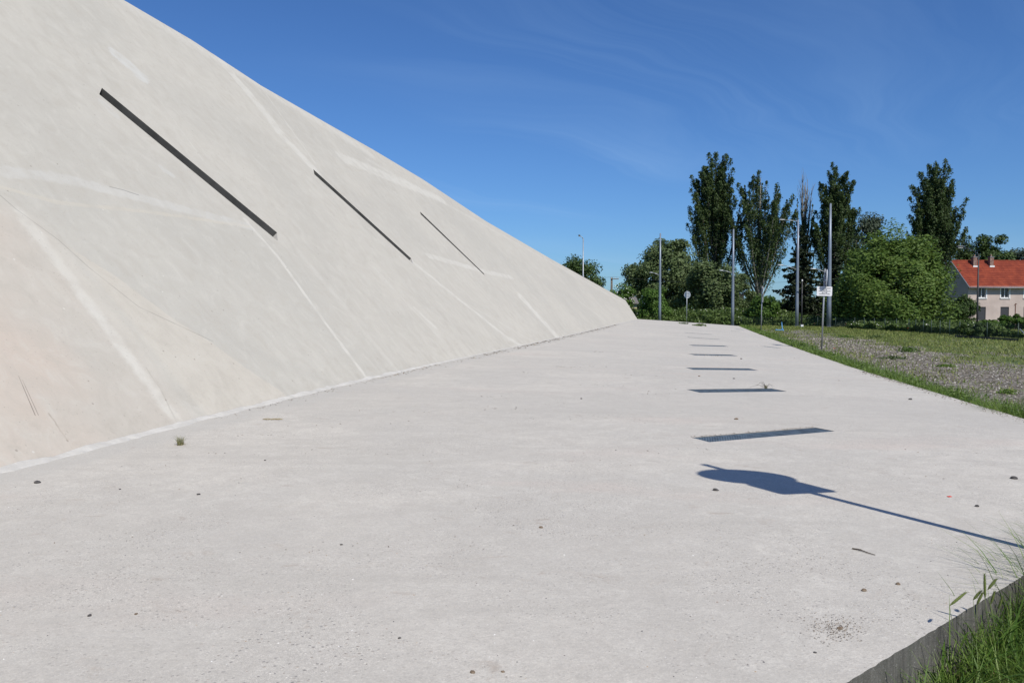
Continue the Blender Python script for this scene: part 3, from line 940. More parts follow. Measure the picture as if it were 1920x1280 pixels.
def poplar(label, x, y, h, w, mat, bark, stems=16, seed=1, low=0.15, open_=0.0, per=150, leaf=0.2, bare=0, group='tall poplars in a row', spread=1.0, vase=False, topbare=False):
    random.seed(seed); global rng
    rng = np.random.default_rng(seed)
    root = thing('poplar_tree', label, 'tree', (x, y, 0), 0, group)
    mb = MB(); tr_ = 0.018 * h
    mb.tube([(0, 0, -0.1), (0.05, 0, h * 0.3), (0.0, 0.05, h * 0.65), (0.1, 0, h * 0.93)], [tr_, tr_ * 0.75, tr_ * 0.4, tr_ * 0.08], 8)
    pos = []; nrm = []; sz = []
    def leaf_along(pts, rad, m, t0=0.25):
        P = np.array([tuple(p) for p in pts]); n = len(P) - 1
        tt = t0 + (1 - t0) * rng.random(m)
        # clumpy along the stem
        tt = np.clip(tt + 0.02 * np.sin(tt * 60 + rng.random() * 6), 0, 1)
        i = np.minimum((tt * n).astype(int), n - 1); f = tt * n - i
        c_ = P[i] * (1 - f[:, None]) + P[i + 1] * f[:, None]
        prof = np.sin(np.pi * np.clip((tt - t0) / (1 - t0) * 0.80 + 0.17, 0, 1)) ** 0.8
        b = ball(m)
        b[:, 2] *= 1.3
        p = c_ + b * (rad * prof)[:, None]
        pos.append(p); nrm.append(b * 0.7 + rng.normal(size=(m, 3)) * 0.6 + np.array([0, 0, 0.15])); sz.append(leaf * rng.uniform(0.6, 1.25, m))
    main = [Vector((0, 0, h * low)), Vector((0.05, 0, h * 0.5)), Vector((0.05, 0, h * 0.8)), Vector((0.1, 0, h))]
    if not vase: leaf_along([p_ * (0.82 if topbare else 1.0) for p_ in main], w * (0.15 if topbare else 0.19), per * (3 if topbare else 6), 0.08)
    for s in range(stems):
        az = s * 2.399 + random.uniform(-.4, .4)
        t = (s + 0.5) / stems
        z0 = h * (low * 0.6 + (0.50 if not vase else 0.12) * t)
        # how wide and how high this stem goes: outer stems shorter
        rr = (1 - t * 0.75) * w / 2 * random.uniform(0.72, 1.0) * spread if not vase else w / 2 * random.uniform(0.25, 1.0)
        z1 = h * (0.60 + 0.38 * t + random.uniform(-0.07, 0.05)) if not vase else h * (1.0 - 0.28 * (rr / (w / 2)) ** 1.5 + random.uniform(-.06, .01))
        ex, ey = math.cos(az) * rr, math.sin(az) * rr * 0.8
        p0 = Vector((0, 0, z0)); p3 = Vector((ex, ey, z1))
        pts = []
        for i in range(8):
            u_ = i / 7; g = u_ ** 0.55 if not vase else u_ ** 0.8
            pts.append(Vector((ex * g, ey * g, z0 + (z1 - z0) * u_)) + Vector((random.uniform(-.06, .06), random.uniform(-.06, .06), 0)))
        mb.tube(pts, [tr_ * 0.35 * (1 - 0.85 * i / 7) for i in range(8)], 5)
        if s >= stems - bare: 
            for _ in range(14):
                i = random.randint(3, 6); q = pts[i]
                limb(mb, q, q + Vector((random.uniform(-.6, .6), random.uniform(-.6, .6), random.uniform(1.2, 2.6))), 0.03, 0.01, 0.08, 3, 4)
            continue
        L = (p3 - p0).length
        leaf_along(pts, w * 0.092 * random.uniform(0.75, 1.25), int(per * (0.9 + L / h * 2.2) * (1 - open_)), 0.22 if not vase else 0.16)
        # side twigs with tufts
        for _ in range(int(5 * (1 - open_)) + 2):
            i = random.randint(2, 6); q = pts[i]
            e = q + Vector((math.cos(az + random.uniform(-1, 1)), math.sin(az + random.uniform(-1, 1)), 1.9)) * random.uniform(0.5, 1.1) * w * 0.12
            limb(mb, q, e, 0.035, 0.012, 0.1, 3, 4)
            leaf_along([q, (q + e) / 2, e, e + Vector((0, 0, 0.3))], w * 0.05, int(per * 0.35), 0.3)
    pos = np.vstack(pos); nrm = np.vstack(nrm); sz = np.concatenate(sz)
    V, Fc = quads(pos, nrm, sz, 0.9)
    link('crown', fast_mesh('crown', V, Fc), mat, root)
    mb.build('trunk', bark, root, True)
    return root
def conifer(label, x, y, h, w, mat, bark, seed=1, name='spruce_tree', tiers=27, low=0.1, leaf=0.16, per=26, group=None, cat='tree'):
    random.seed(seed); global rng
    rng = np.random.default_rng(seed)
    root = thing(name, label, cat, (x, y, 0), 0, group)
    mb = MB(); mb.tube([(0, 0, -0.1), (0.03, 0, h * 0.5), (0, 0, h)], [h * 0.018, h * 0.012, 0.015], 8)
    pos = []; nrm = []; sz = []
    for ti in range(tiers):
        u_ = ti / (tiers - 1); z = h * (low + (0.98 - low) * u_)
        R_ = w / 2 * (1 - u_) ** 0.8 * random.uniform(0.7, 1.15) + 0.15
        nb = max(4, int(8 - 4 * u_))
        for b_ in range(nb):
            az = b_ * 2 * math.pi / nb + ti * 0.7 + random.uniform(-.3, .3)
            L = R_ * random.uniform(0.55, 1.15); zj = random.uniform(-.5, .5) * h / tiers * 1.6
            pts = [Vector((math.cos(az) * L * g, math.sin(az) * L * g, z + zj + h * 0.02 - L * 0.34 * g ** 1.5 + L * 0.12 * g ** 4)) for g in (0, .25, .5, .75, 1)]
            mb.tube(pts, [0.04, 0.03, 0.022, 0.015, 0.008], 4)
            m = int(per * (0.4 + L / (w / 2) * 2.4))
            g = rng.random(m) ** 0.7
            P = np.array([tuple(p) for p in pts]); i = np.minimum((g * 4).astype(int), 3); f = (g * 4 - i)[:, None]
            c_ = P[i] * (1 - f) + P[i + 1] * f
            side = (rng.random(m) - 0.5) * L * 0.55 * (1.05 - g)
            c_ = c_ + np.stack([-math.sin(az) * side, math.cos(az) * side, -np.abs(side) * 0.25 - rng.random(m) * 0.40 * L * (1.15 - g)], 1)
            pos.append(c_); nrm.append(rng.normal(size=(m, 3)) * 0.5 + np.array([0, 0, 0.8])); sz.append(leaf * rng.uniform(0.6, 1.3, m))
    pos = np.vstack(pos); nrm = np.vstack(nrm); sz = np.concatenate(sz)
    V, Fc = quads(pos, nrm, sz, 1.2)
    link('crown', fast_mesh('crown', V, Fc), mat, root)
    mb.build('trunk', bark, root, True)
    return root

M_BARK = plain('bark', (0.085, 0.07, 0.055), 0.95, var=0.35, scale=3)
M_BARKG = plain('grey_bark', (0.17, 0.16, 0.14), 0.95, var=0.3, scale=3)
L_POP = leaf_mat('poplar_leaves', (0.024, 0.046, 0.014), (0.043, 0.074, 0.020), (0.080, 0.120, 0.036), 0.2)
L_WIL = leaf_mat('willow_leaves', (0.044, 0.088, 0.013), (0.080, 0.143, 0.022), (0.145, 0.212, 0.042), 0.26)
L_SIL = leaf_mat('silvery_leaves', (0.040, 0.070, 0.020), (0.078, 0.118, 0.038), (0.150, 0.195, 0.080), 0.24)
L_DEEP = leaf_mat('deep_green_leaves', (0.022, 0.044, 0.010), (0.043, 0.078, 0.016), (0.078, 0.125, 0.030), 0.2)
L_SPR = leaf_mat('spruce_needles', (0.014, 0.024, 0.011), (0.024, 0.038, 0.016), (0.042, 0.060, 0.026), 0.08)
L_SHR = leaf_mat('shrub_leaves', (0.036, 0.078, 0.010), (0.062, 0.125, 0.016), (0.10, 0.18, 0.028), 0.22)
L_OLV = leaf_mat('bluish_leaves', (0.030, 0.048, 0.028), (0.055, 0.080, 0.050), (0.095, 0.125, 0.080), 0.16)
L_WEED = leaf_mat('weed_leaves', (0.045, 0.085, 0.016), (0.078, 0.132, 0.027), (0.140, 0.190, 0.055), 0.22, clump=0.8)
M_PETAL = plain('white_petals', (0.72, 0.72, 0.66), 0.8, var=0.05)
M_RED = plain('poppy_red', (0.62, 0.045, 0.02), 0.7, var=0.1)

def px_tree(fn, label, px, top, wpx, Y, **kw):
    pass
# --- far trees: (picture column, top row, width in picture) turned into places at a distance
def place(px, Y): return gx(px, Y), Y
def hgt_(top, Y): return gz(top, Y)
def wid(wpx, Y): return wpx / F_PX * Y

Y = 122; x, _ = place(1338, Y)
poplar('tallest poplar, broad and dense, first from the left in the row', x, Y, hgt_(285, Y), wid(112, Y), L_POP, M_BARK, stems=34, seed=3, low=0.14, per=400, leaf=0.132)
Y = 118; x, _ = place(1422, Y)
poplar('open vase-shaped poplar on several bare stems, right of the tallest poplar', x, Y, hgt_(312, Y), wid(124, Y), L_POP, M_BARKG, stems=22, seed=8, low=0.2, per=380, vase=True, open_=0.05, leaf=0.132)
Y = 125; x, _ = place(1506, Y)
poplar('thin half-dead poplar with bare twigs at its top', x, Y, hgt_(322, Y), wid(56, Y), L_POP, M_BARKG, stems=18, seed=5, low=0.2, per=150, open_=0.5, bare=8, leaf=0.15, topbare=True)
Y = 120; x, _ = place(1562, Y)
poplar('slim dense poplar behind the tall light mast with the pale shaft', x, Y, hgt_(314, Y), wid(100, Y), L_POP, M_BARK, stems=30, seed=13, low=0.14, per=390, leaf=0.132)
Y = 118; x, _ = place(1750, Y)
poplar('broad dark poplar rising behind the red-roofed house and the willow', x, Y, hgt_(312, Y), wid(122, Y), L_POP, M_BARK, stems=34, seed=21, low=0.14, per=400, leaf=0.132)

Y = 112; x, _ = place(1252, Y)
crown_tree('leafy_tree', 'large round grey-green tree left of the poplars', 'tree', x, Y, hgt_(437, Y), wid(120, Y), 1.0, L_SIL, M_BARK, 80, 210, 0.24, 0.17, 'broad trees along the field', seed=31, shell=0.4, taper=0.35,
           lobes=[(-4.2, 4.6, 1.5, 9), (-4.8, 6.6, 0.9, 4), (2.5, 4.5, 1.6, 8)])
Y = 106; x, _ = place(1335, Y)
crown_tree('leafy_tree', 'loose silvery willow below the tallest poplar', 'tree', x, Y, hgt_(484, Y), wid(105, Y), 0.5, L_SIL, M_BARKG, 62, 190, 0.22, 0.17, 'broad trees along the field', seed=33, shell=0.4, droop=0.3)
Y = 111; x, _ = place(1390, Y)
crown_tree('leafy_tree', 'small silvery tree at the foot of the vase-shaped poplar', 'tree', x, Y, hgt_(505, Y), wid(60, Y), 0.3, L_SIL, M_BARKG, 34, 150, 0.2, 0.2, 'broad trees along the field', seed=35, shell=0.4)
Y = 112; x, _ = place(1086, Y)
crown_tree('leafy_tree', 'dark green tree just over the leaning wall, behind the lamp post', 'tree', x, Y, hgt_(473, Y), wid(108, Y), 0.8, L_DEEP, M_BARK, 70, 190, 0.22, 0.17, 'broad trees along the field', seed=41, shell=0.45)
Y = 128; x, _ = place(1626, Y)
crown_tree('leafy_tree', 'pale bluish tree peeping over the big willow', 'tree', x, Y, hgt_(382, Y), wid(92, Y), 3.0, L_OLV, M_BARKG, 62, 150, 0.24, 0.15, 'broad trees along the field', seed=43, shell=0.5)
Y = 118; x, _ = place(1842, Y)
crown_tree('leafy_tree', 'mid green tree behind the chimneys of the house', 'tree', x, Y, hgt_(431, Y), wid(108, Y), 1.5, L_DEEP, M_BARK, 70, 190, 0.24, 0.16, 'broad trees along the field', seed=47, shell=0.45)
Y = 124; x, _ = place(1915, Y)
crown_tree('leafy_tree', 'grey-green tree behind the right end of the red roof', 'tree', x, Y, hgt_(456, Y), wid(78, Y), 1.5, L_OLV, M_BARK, 52, 160, 0.24, 0.17, 'broad trees along the field', seed=48, shell=0.45)
Y = 84; x, _ = place(1668, Y)
crown_tree('willow_tree', 'huge bright green willow crown hanging to the ground beside the house', 'tree', x, Y, hgt_(424, Y), wid(217, Y), -2.0, L_WIL, M_BARK, 330, 240, 0.155, 0.105, seed=51, shell=0.6, droop=0.5, aspect=1.4, taper=0.12)
Y = 96; x, _ = place(1502, Y)
conifer('dark spruce with drooping branches between the light masts', x, Y, hgt_(428, Y), wid(118, Y), L_SPR, M_BARK, 61, per=34, leaf=0.2, low=0.05)
Y = 99; x, _ = place(1562, Y)
conifer('dark spruce half hidden behind the mast and the willow', x, Y, hgt_(455, Y), wid(90, Y), L_SPR, M_BARK, 62, per=34, leaf=0.2, low=0.04)
Y = 94; x, _ = place(1804, Y)
crown_tree('round_shrub', 'dark leafy shrub tree at the corner of the house', 'shrub', x, Y, hgt_(553, Y), wid(66, Y), 0.0, L_DEEP, M_BARK, 54, 150, 0.13, 0.17, 'shrubs by the fence', seed=63, shell=0.35, taper=0.55)
Y = 92; x, _ = place(1226, Y)
crown_tree('round_shrub', 'bright green shrub next to the leaning wall end, behind the first mast', 'shrub', x, Y, hgt_(533, Y), wid(62, Y), 0.0, L_SHR, M_BARK, 46, 170, 0.15, 0.2, 'shrubs by the fence', seed=71, shell=0.3)
Y = 90; x, _ = place(1432, Y)
crown_tree('round_shrub', 'round dark olive shrub left of the spruce', 'shrub', x, Y, hgt_(550, Y), wid(62, Y), 0.0, L_SHR, M_BARK, 40, 170, 0.15, 0.2, 'shrubs by the fence', seed=73, shell=0.3)
Y = 95; x, _ = place(1160, Y)
crown_tree('flowering_shrub', 'elder shrub with cream blossom above the little shed', 'shrub', x, Y, hgt_(533, Y), wid(58, Y), 0.5, L_SHR, M_BARK, 38, 140, 0.15, 0.2, seed=75, shell=0.35)
elder = bpy.data.objects['flowering_shrub']
pts_ = []
for _ in range(130):
    p = ball(1)[0]; p = p / np.linalg.norm(p)
    pts_.append((p[0] * 1.75, p[1] * 1.75, 2.7 + p[2] * 2.0))
pts_ = np.array(pts_)
V, Fc = quads(pts_, pts_ - np.array([0, 0, 2.0]) + rng.normal(size=pts_.shape) * 0.3, rng.uniform(0.06, 0.13, len(pts_)), 0.9)
bl = link('blossom', fast_mesh('blossom', V, Fc), M_PETAL, elder); bl['kind'] = 'stuff'
Y = 50.5; x, _ = place(1832, Y)
crown_tree('round_shrub', 'low dark shrub growing through the right part of the fence', 'shrub', x, Y, hgt_(604, Y), wid(70, Y), 0.0, L_DEEP, M_BARK, 34, 170, 0.085, 0.22, 'shrubs by the fence', seed=77, shell=0.3)
Y = 72; x, _ = place(1905, Y)
crown_tree('round_shrub', 'light green bush in front of the right part of the house', 'shrub', x, Y, hgt_(589, Y), wid(80, Y), 0.0, L_SHR, M_BARK, 40, 150, 0.11, 0.18, 'shrubs by the fence', seed=79, shell=0.3)
Y = 80; x, _ = place(1852, Y)
crown_tree('round_shrub', 'small green bush below the left ground floor shutter', 'shrub', x, Y, hgt_(597, Y), wid(44, Y), 0.0, L_SHR, M_BARK, 24, 130, 0.11, 0.2, 'shrubs by the fence', seed=81, shell=0.3)

# far-off wood closing the horizon
def wood():
    global rng
    rng = np.random.default_rng(91)
    pos = []; sz = []
    for X0 in np.arange(-60, 190, 2.2):
        Y0 = 165 + 12 * mnoise.noise(Vector((X0 * 0.05, 0, 1)))
        H = 4.5 + 2.0 * mnoise.noise(Vector((X0 * 0.16, 2, 0)))
        m = 170
        p = ball(m) * np.array([2.4, 2.4, H * 0.55]) + np.array([X0, Y0, H * 0.45])
        pos.append(p[p[:, 2] > 0]); sz.append(rng.uniform(0.25, 0.6, (p[:, 2] > 0).sum()))
    pos = np.vstack(pos); sz = np.concatenate(sz)
    V, Fc = quads(pos, rng.normal(size=pos.shape) + np.array([0, -0.3, 0.4]), sz)
    tag(link('distant_wood', fast_mesh('distant_wood', V, Fc), L_DEEP), 'low line of far-off woodland closing the horizon', 'wood', kind='stuff')
wood()
# rough undergrowth in front of the trees
def undergrowth():
    global rng
    rng = np.random.default_rng(95)
    pos = []; sz = []; fl = []
    def band(p0, p1, thick, h0, h1, n):
        for _ in range(n):
            u_ = rng.random(); q = rng.random()
            X0 = p0[0] + (p1[0] - p0[0]) * u_; Y0 = p0[1] + (p1[1] - p0[1]) * u_ + q * thick
            H = (h0 + (h1 - h0) * u_) * (0.75 + 0.5 * mnoise.noise(Vector((X0 * 0.6, Y0 * 0.6, 3)))) * (0.5 + 0.5 * min(1, q * 3))
            p = np.array([X0, Y0, 0]) + rng.random((9, 3)) * np.array([0.5, 0.5, H])
            pos.append(p); sz.append(rng.uniform(0.07, 0.16, 9))
            if rng.random() < 0.016: fl.append((X0, Y0 - 0.2, H * 0.98))
    band((9.5, 90), (31, 88), 9, 2.2, 1.9, 6500)
    band((29, 87.5), (37, 78), 5, 1.4, 0.9, 1500)
    band((33, 80), (35, 68), 4, 0.7, 0.8, 900)
    band((31, 67), (30.5, 47), 10, 0.55, 0.75, 3200)
    band((40, 76), (62, 76), 10, 0.7, 0.75, 2200)
    pos = np.vstack(pos); sz = np.concatenate(sz)
    V, Fc = quads(pos, rng.normal(size=pos.shape) + np.array([0, 0, 0.35]), sz, 1.2)
    tag(link('undergrowth', fast_mesh('undergrowth', V, Fc), L_WEED), 'tall mixed weeds growing behind the fence', 'undergrowth', kind='stuff')
    fl = np.array(fl)
    V, Fc = quads(fl, rng.normal(size=fl.shape) * 0.3 + np.array([0, -0.5, 0.8]), rng.uniform(0.025, 0.065, len(fl)))
    tag(link('wild_flowers', fast_mesh('wild_flowers', V, Fc), M_PETAL), 'small white flower heads dotted over the tall weeds', 'flowers', kind='stuff')
undergrowth()

# ------------------------------------------------------------------ grass and gravel
L_GRASS = leaf_mat('grass_blades', (0.050, 0.105, 0.012), (0.095, 0.175, 0.022), (0.185, 0.26, 0.055), 0.32, clump=1.4, rough=0.5)
L_DRY = leaf_mat('field_grass', (0.070, 0.125, 0.016), (0.140, 0.200, 0.036), (0.28, 0.285, 0.095), 0.32, clump=0.5)
L_STRAW = leaf_mat('straw_blades', (0.22, 0.17, 0.075), (0.32, 0.25, 0.115), (0.42, 0.34, 0.18), 0.2, clump=1.4)
def blades(P, H, Wd, lean, segs=1):
    """grass blades: P (n,3) roots, H heights, Wd widths, lean amount"""
    n = len(P)
    az = rng.random(n) * 2 * np.pi
    side = np.stack([np.cos(az), np.sin(az), np.zeros(n)], 1)
    az2 = az + np.pi / 2 + rng.normal(size=n) * 0.5
    ld = np.stack([np.cos(az2), np.sin(az2), np.zeros(n)], 1) * (lean * H)[:, None]
    rows = []
    for i in range(segs + 1):
        u_ = i / segs
        c_ = P + ld * (u_ ** 1.8) + np.stack([np.zeros(n), np.zeros(n), H * (u_ - 0.28 * u_ ** 3 * np.minimum(lean, 1.4))], 1)
        ww = (Wd * (1 - 0.92 * u_ ** 1.5) / 2)[:, None]
        rows.append((c_ - side * ww, c_ + side * ww))
    V = np.empty((n, (segs + 1) * 2, 3), np.float32)
    for i, (a, b) in enumerate(rows): V[:, 2 * i] = a; V[:, 2 * i + 1] = b
    base = (np.arange(n) * (segs + 1) * 2)[:, None, None]
    q = np.array([[2 * i, 2 * i + 1, 2 * i + 3, 2 * i + 2] for i in range(segs)])[None]
    return V.reshape(-1, 3), (base + q).reshape(-1, 4)
def noise2(x, y, s, z=0.0): return np.array([mnoise.noise(Vector((a * s, b * s, z))) for a, b in zip(x, y)])

# verge along the right edge of the paving
rng = np.random.default_rng(101)
n = 22000
along = 2.0 + 76 * rng.random(n) ** 1.7
cl = noise2(along, along * 0, 0.7)
offs = np.abs(rng.normal(size=n)) * np.clip(0.24 + 0.45 * cl, 0.05, 1) + 0.01
P = np.stack([CORNER.x + EDIR.x * along + EOUT.x * offs, CORNER.y + EDIR.y * along + EOUT.y * offs, np.zeros(n)], 1)
edge_h = np.array([zr((Vector((a, b)) - B02).dot(U2)) for a, b in zip(P[:, 0], P[:, 1])])
H = edge_h * 0.85 + rng.uniform(0.04, 0.19, n) * np.clip(1.0 + 2.0 * cl, 0.3, 2.3)
V, Fc = blades(P, H, 0.010 + 0.00055 * along + 0.004 * rng.random(n), rng.uniform(0.15, 0.9, n), 2)
tag(link('verge_grass', fast_mesh('verge_grass', V, Fc), L_GRASS), 'strip of fresh green grass along the right edge of the paving', 'grass', kind='stuff')
# broad-leaved low weeds in the verge
n = 3500
along = 2.0 + 50 * rng.random(n) ** 1.6
offs = np.abs(rng.normal(size=n)) * 0.22 + 0.03
P = np.stack([CORNER.x + EDIR.x * along + EOUT.x * offs, CORNER.y + EDIR.y * along + EOUT.y * offs, rng.uniform(0.03, 0.2, n)], 1)
P[:, 2] += np.array([zr((Vector((a, b)) - B02).dot(U2)) for a, b in zip(P[:, 0], P[:, 1])]) * 0.6
V, Fc = quads(P, rng.normal(size=P.shape) * 0.6 + np.array([0, -0.2, 1]), rng.uniform(0.014, 0.032, n) * (1 + along / 60))
tag(link('verge_weeds', fast_mesh('verge_weeds', V, Fc), L_WEED), 'small broad-leaved weeds among the verge grass', 'weeds', kind='stuff')
# field grass beyond the gravel and thin tufts on it
n = 110000
yy = 12 + 76 * rng.random(n) ** 0.9
dd = 0.5 + 27 * rng.random(n)
xx = CORNER.x + (yy - CORNER.y) * EDIR.x / EDIR.y + dd / EOUT.x
dens = np.where(dd + noise2(xx, yy, 0.28) * 3.5 > 4.9, 0.85, 0.10 + 0.75 * np.clip(noise2(xx, yy, 0.7, 7) * 2.8 - 0.12, 0, 1))
dens = np.where(yy > 70, 0.8, dens)
dens = np.where((dd < 2.2) & (yy > 17), np.maximum(dens, 0.55 * (noise2(xx, yy, 0.45, 11) > -0.12)), dens)
kp = (rng.random(n) < dens) & (xx < 0.64 * yy + 4)
xx, yy = xx[kp], yy[kp]; n = len(xx)
P = np.stack([xx, yy, np.zeros(n)], 1)
V, Fc = blades(P, rng.uniform(0.05, 0.15, n) * (1 + 0.7 * noise2(xx, yy, 0.5, 2)), 0.012 + 0.0008 * yy, rng.uniform(0.3, 1.1, n), 1)
tag(link('field_grass', fast_mesh('field_grass', V, Fc), L_DRY), 'patchy dry and green grass covering the field before the fence', 'grass', kind='stuff')
# gravel stones
def stones(P, S, name):
    n = len(P)
    base = np.array([[1, 0, 0], [0, 1, 0], [-1, 0, 0], [0, -1, 0], [0, 0, 1], [0, 0, -1]], float)
    fs = np.array([[0, 1, 4], [1, 2, 4], [2, 3, 4], [3, 0, 4], [1, 0, 5], [2, 1, 5], [3, 2, 5], [0, 3, 5]])
    V = base[None] * (S[:, None, None] * rng.uniform(0.6, 1.2, (n, 6, 1)) * np.array([1, 0.8, 0.5]))
    az = rng.random(n) * 6.28; ca, sa = np.cos(az)[:, None], np.sin(az)[:, None]
    V = np.stack([V[..., 0] * ca - V[..., 1] * sa, V[..., 0] * sa + V[..., 1] * ca, V[..., 2]], -1) + P[:, None, :]
    Fc = (np.arange(n) * 6)[:, None, None] + fs[None]
    return fast_mesh(name, V.reshape(-1, 3), Fc.reshape(-1, 3))
k = NT('gravel_stones', 0.9)
k.base(k.color_ramp(k.rnd(), [(0, (0.07, 0.06, 0.048)), (0.35, (0.14, 0.122, 0.098)), (0.7, (0.22, 0.195, 0.16)), (0.9, (0.33, 0.30, 0.26)), (1, (0.57, 0.54, 0.49))]))
M_GRAVEL = k.m
n = 19000
yy = 11 + 40 * rng.random(n) ** 1.5
dd = 0.35 + 5.6 * rng.random(n)
xx = CORNER.x + (yy - CORNER.y) * EDIR.x / EDIR.y + dd / EOUT.x
kp = (dd + noise2(xx, yy, 0.28) * 3.0 < 5.4) & (xx < 0.64 * yy + 2)
xx, yy = xx[kp], yy[kp]
me = stones(np.stack([xx, yy, np.full(len(xx), 0.006)], 1), rng.uniform(0.012, 0.034, len(xx)) * (0.8 + yy / 40), 'gravel')
tag(link('gravel', me, M_GRAVEL), 'loose grey gravel between the verge and the grass', 'gravel', kind='stuff')
# stones set in the worn paving surface near the viewer
n = 2600
yy = 2.6 + 8 * rng.random(n) ** 1.6; xx = (rng.random(n) * 1.3 - 0.65) * yy
kp = []
for a, b in zip(xx, yy):
    p = Vector((a, b)); t_, d_ = td(a, b)
    ok = d_ > 0.25 and (p - Vector((NA.x, NA.y))).dot(NOUT) < -0.02 and mnoise.noise(Vector((a * 0.9, b * 0.9, 5))) > -0.22
    for (A2, lx, wx_, Lg, w) in grates:
        q = p - A2
        if -0.05 < q.dot(lx) < Lg + 0.05 and -0.05 < q.dot(wx_) < w + 0.05: ok = False
    kp.append(ok)
kp = np.array(kp); xx, yy = xx[kp], yy[kp]
zz = np.array([slab_z(a, b) for a, b in zip(xx, yy)])
S = 0.0022 + 0.0065 * rng.random(len(xx)) ** 2.5
me = stones(np.stack([xx, yy, zz - S * 0.12], 1), S, 'aggregate')
k = NT('aggregate_stones', 0.8)
k.base(k.color_ramp(k.rnd(), [(0, (0.07, 0.07, 0.075)), (0.22, (0.15, 0.135, 0.125)), (0.42, (0.27, 0.2, 0.16)), (0.55, (0.36, 0.27, 0.19)), (0.68, (0.36, 0.345, 0.33)), (0.85, (0.66, 0.65, 0.62))], 'CONSTANT'))
tag(link('exposed_aggregate', me, k.m), 'small coloured stones showing in the worn paving surface', 'aggregate', kind='stuff')

# grass bank below the near edge of the paving
rng = np.random.default_rng(107)
def bank(n, a0, a1, d1, h0, h1, w0, w1, l0, l1, segs, mat, name, label, pw=1.0):
    a = a0 + (a1 - a0) * rng.random(n); d = 0.015 + d1 * rng.random(n) ** pw
    P = np.stack([NB.x + NDIR.x * a + NOUT.x * d, NB.y + NDIR.y * a + NOUT.y * d, np.zeros(n)], 1)
    cl = noise2(P[:, 0], P[:, 1], 3.0, 4)
    rise = np.clip(1.60 + 0.5 * a, 0.7, 1.75)
    H = rng.uniform(h0, h1, n) * (1 + 0.7 * cl) * rise
    V, Fc = blades(P, H, rng.uniform(w0, w1, n), rng.uniform(l0, l1, n), segs)
    tag(link(name, fast_mesh(name, V, Fc), mat), label, 'grass', kind='stuff')
bank(12000, -1.7, 1.7, 1.6, 0.14, 0.36, 0.0045, 0.0105, 0.3, 1.2, 4, L_GRASS, 'bank_grass', 'lush green grass below the near edge of the paving')
bank(2600, -1.6, 1.6, 1.4, 0.16, 0.38, 0.008, 0.017, 0.2, 1.0, 5, L_SHR, 'bank_grass', 'broad bright grass blades below the near edge of the paving')
bank(28, -1.1, 0.35, 0.28, 0.26, 0.42, 0.005, 0.010, 0.15, 0.7, 6, L_GRASS, 'tall_grass', 'scattered tall grass blades reaching up over the paving edge')
bank(4200, -1.7, 1.4, 1.2, 0.05, 0.22, 0.002, 0.004, 0.5, 1.5, 3, L_STRAW, 'dry_grass', 'straw-coloured dead grass at the foot of the paving edge')
bank(14000, 1.6, 6.2, 2.2, 0.10, 0.26, 0.005, 0.011, 0.3, 1.2, 3, L_GRASS, 'bank_grass', 'green grass below the paving edge towards its corner')
bank(9000, -6.5, -1.6, 2.0, 0.08, 0.18, 0.005, 0.011, 0.3, 1.2, 3, L_GRASS, 'bank_grass', 'short green grass at the paving edge by the viewer')
n = 8000
a = -1.6 + 3.2 * rng.random(n); d = 0.03 + 1.4 * rng.random(n)
P = np.stack([NB.x + NDIR.x * a + NOUT.x * d, NB.y + NDIR.y * a + NOUT.y * d, rng.uniform(0.02, 0.24, n) * np.clip(0.9 + 0.4 * a, 0.4, 1.4)], 1)
V, Fc = quads(P, rng.normal(size=P.shape) * 0.7 + np.array([0, -0.1, 0.9]), rng.uniform(0.005, 0.013, n), 1.1)
tag(link('bank_weeds', fast_mesh('bank_weeds', V, Fc), L_WEED), 'tiny clover-like leaves carpeting the grass bank', 'weeds', kind='stuff')

# ears of wild barley leaning over the near edge
M_STEM = plain('grass_stem', (0.13, 0.17, 0.05), 0.6, var=0.2)
M_EAR = NT('barley_ear', 0.7)
M_EAR.base(M_EAR.color_ramp(M_EAR.rnd(), [(0, (0.09, 0.15, 0.03)), (0.6, (0.17, 0.21, 0.055)), (1, (0.29, 0.20, 0.10))])); M_EAR = M_EAR.m
ears = [((1780.6, 1134.7), (1811.6, 1109.4), 'leftmost barley ear, leaning right over the paving edge'),
        ((1847, 1122.5), (1846, 1074.7), 'tallest barley ear, standing upright'),
        ((1852, 1104.7), (1868, 1085), 'thin reddish barley ear leaning right beside the upright one'),
        ((1824.7, 1124), (1838.8, 1107.5), 'short barley ear left of the upright one, leaning right'),
        ((1831, 1133.8), (1842.6, 1110), 'slender barley ear just left below the upright one'),
        ((1857.6, 1132), (1865, 1108), 'barley ear right below the upright one'),
        ((1872, 1140), (1880, 1118), 'rightmost barley ear in the clump')]
random.seed(5)
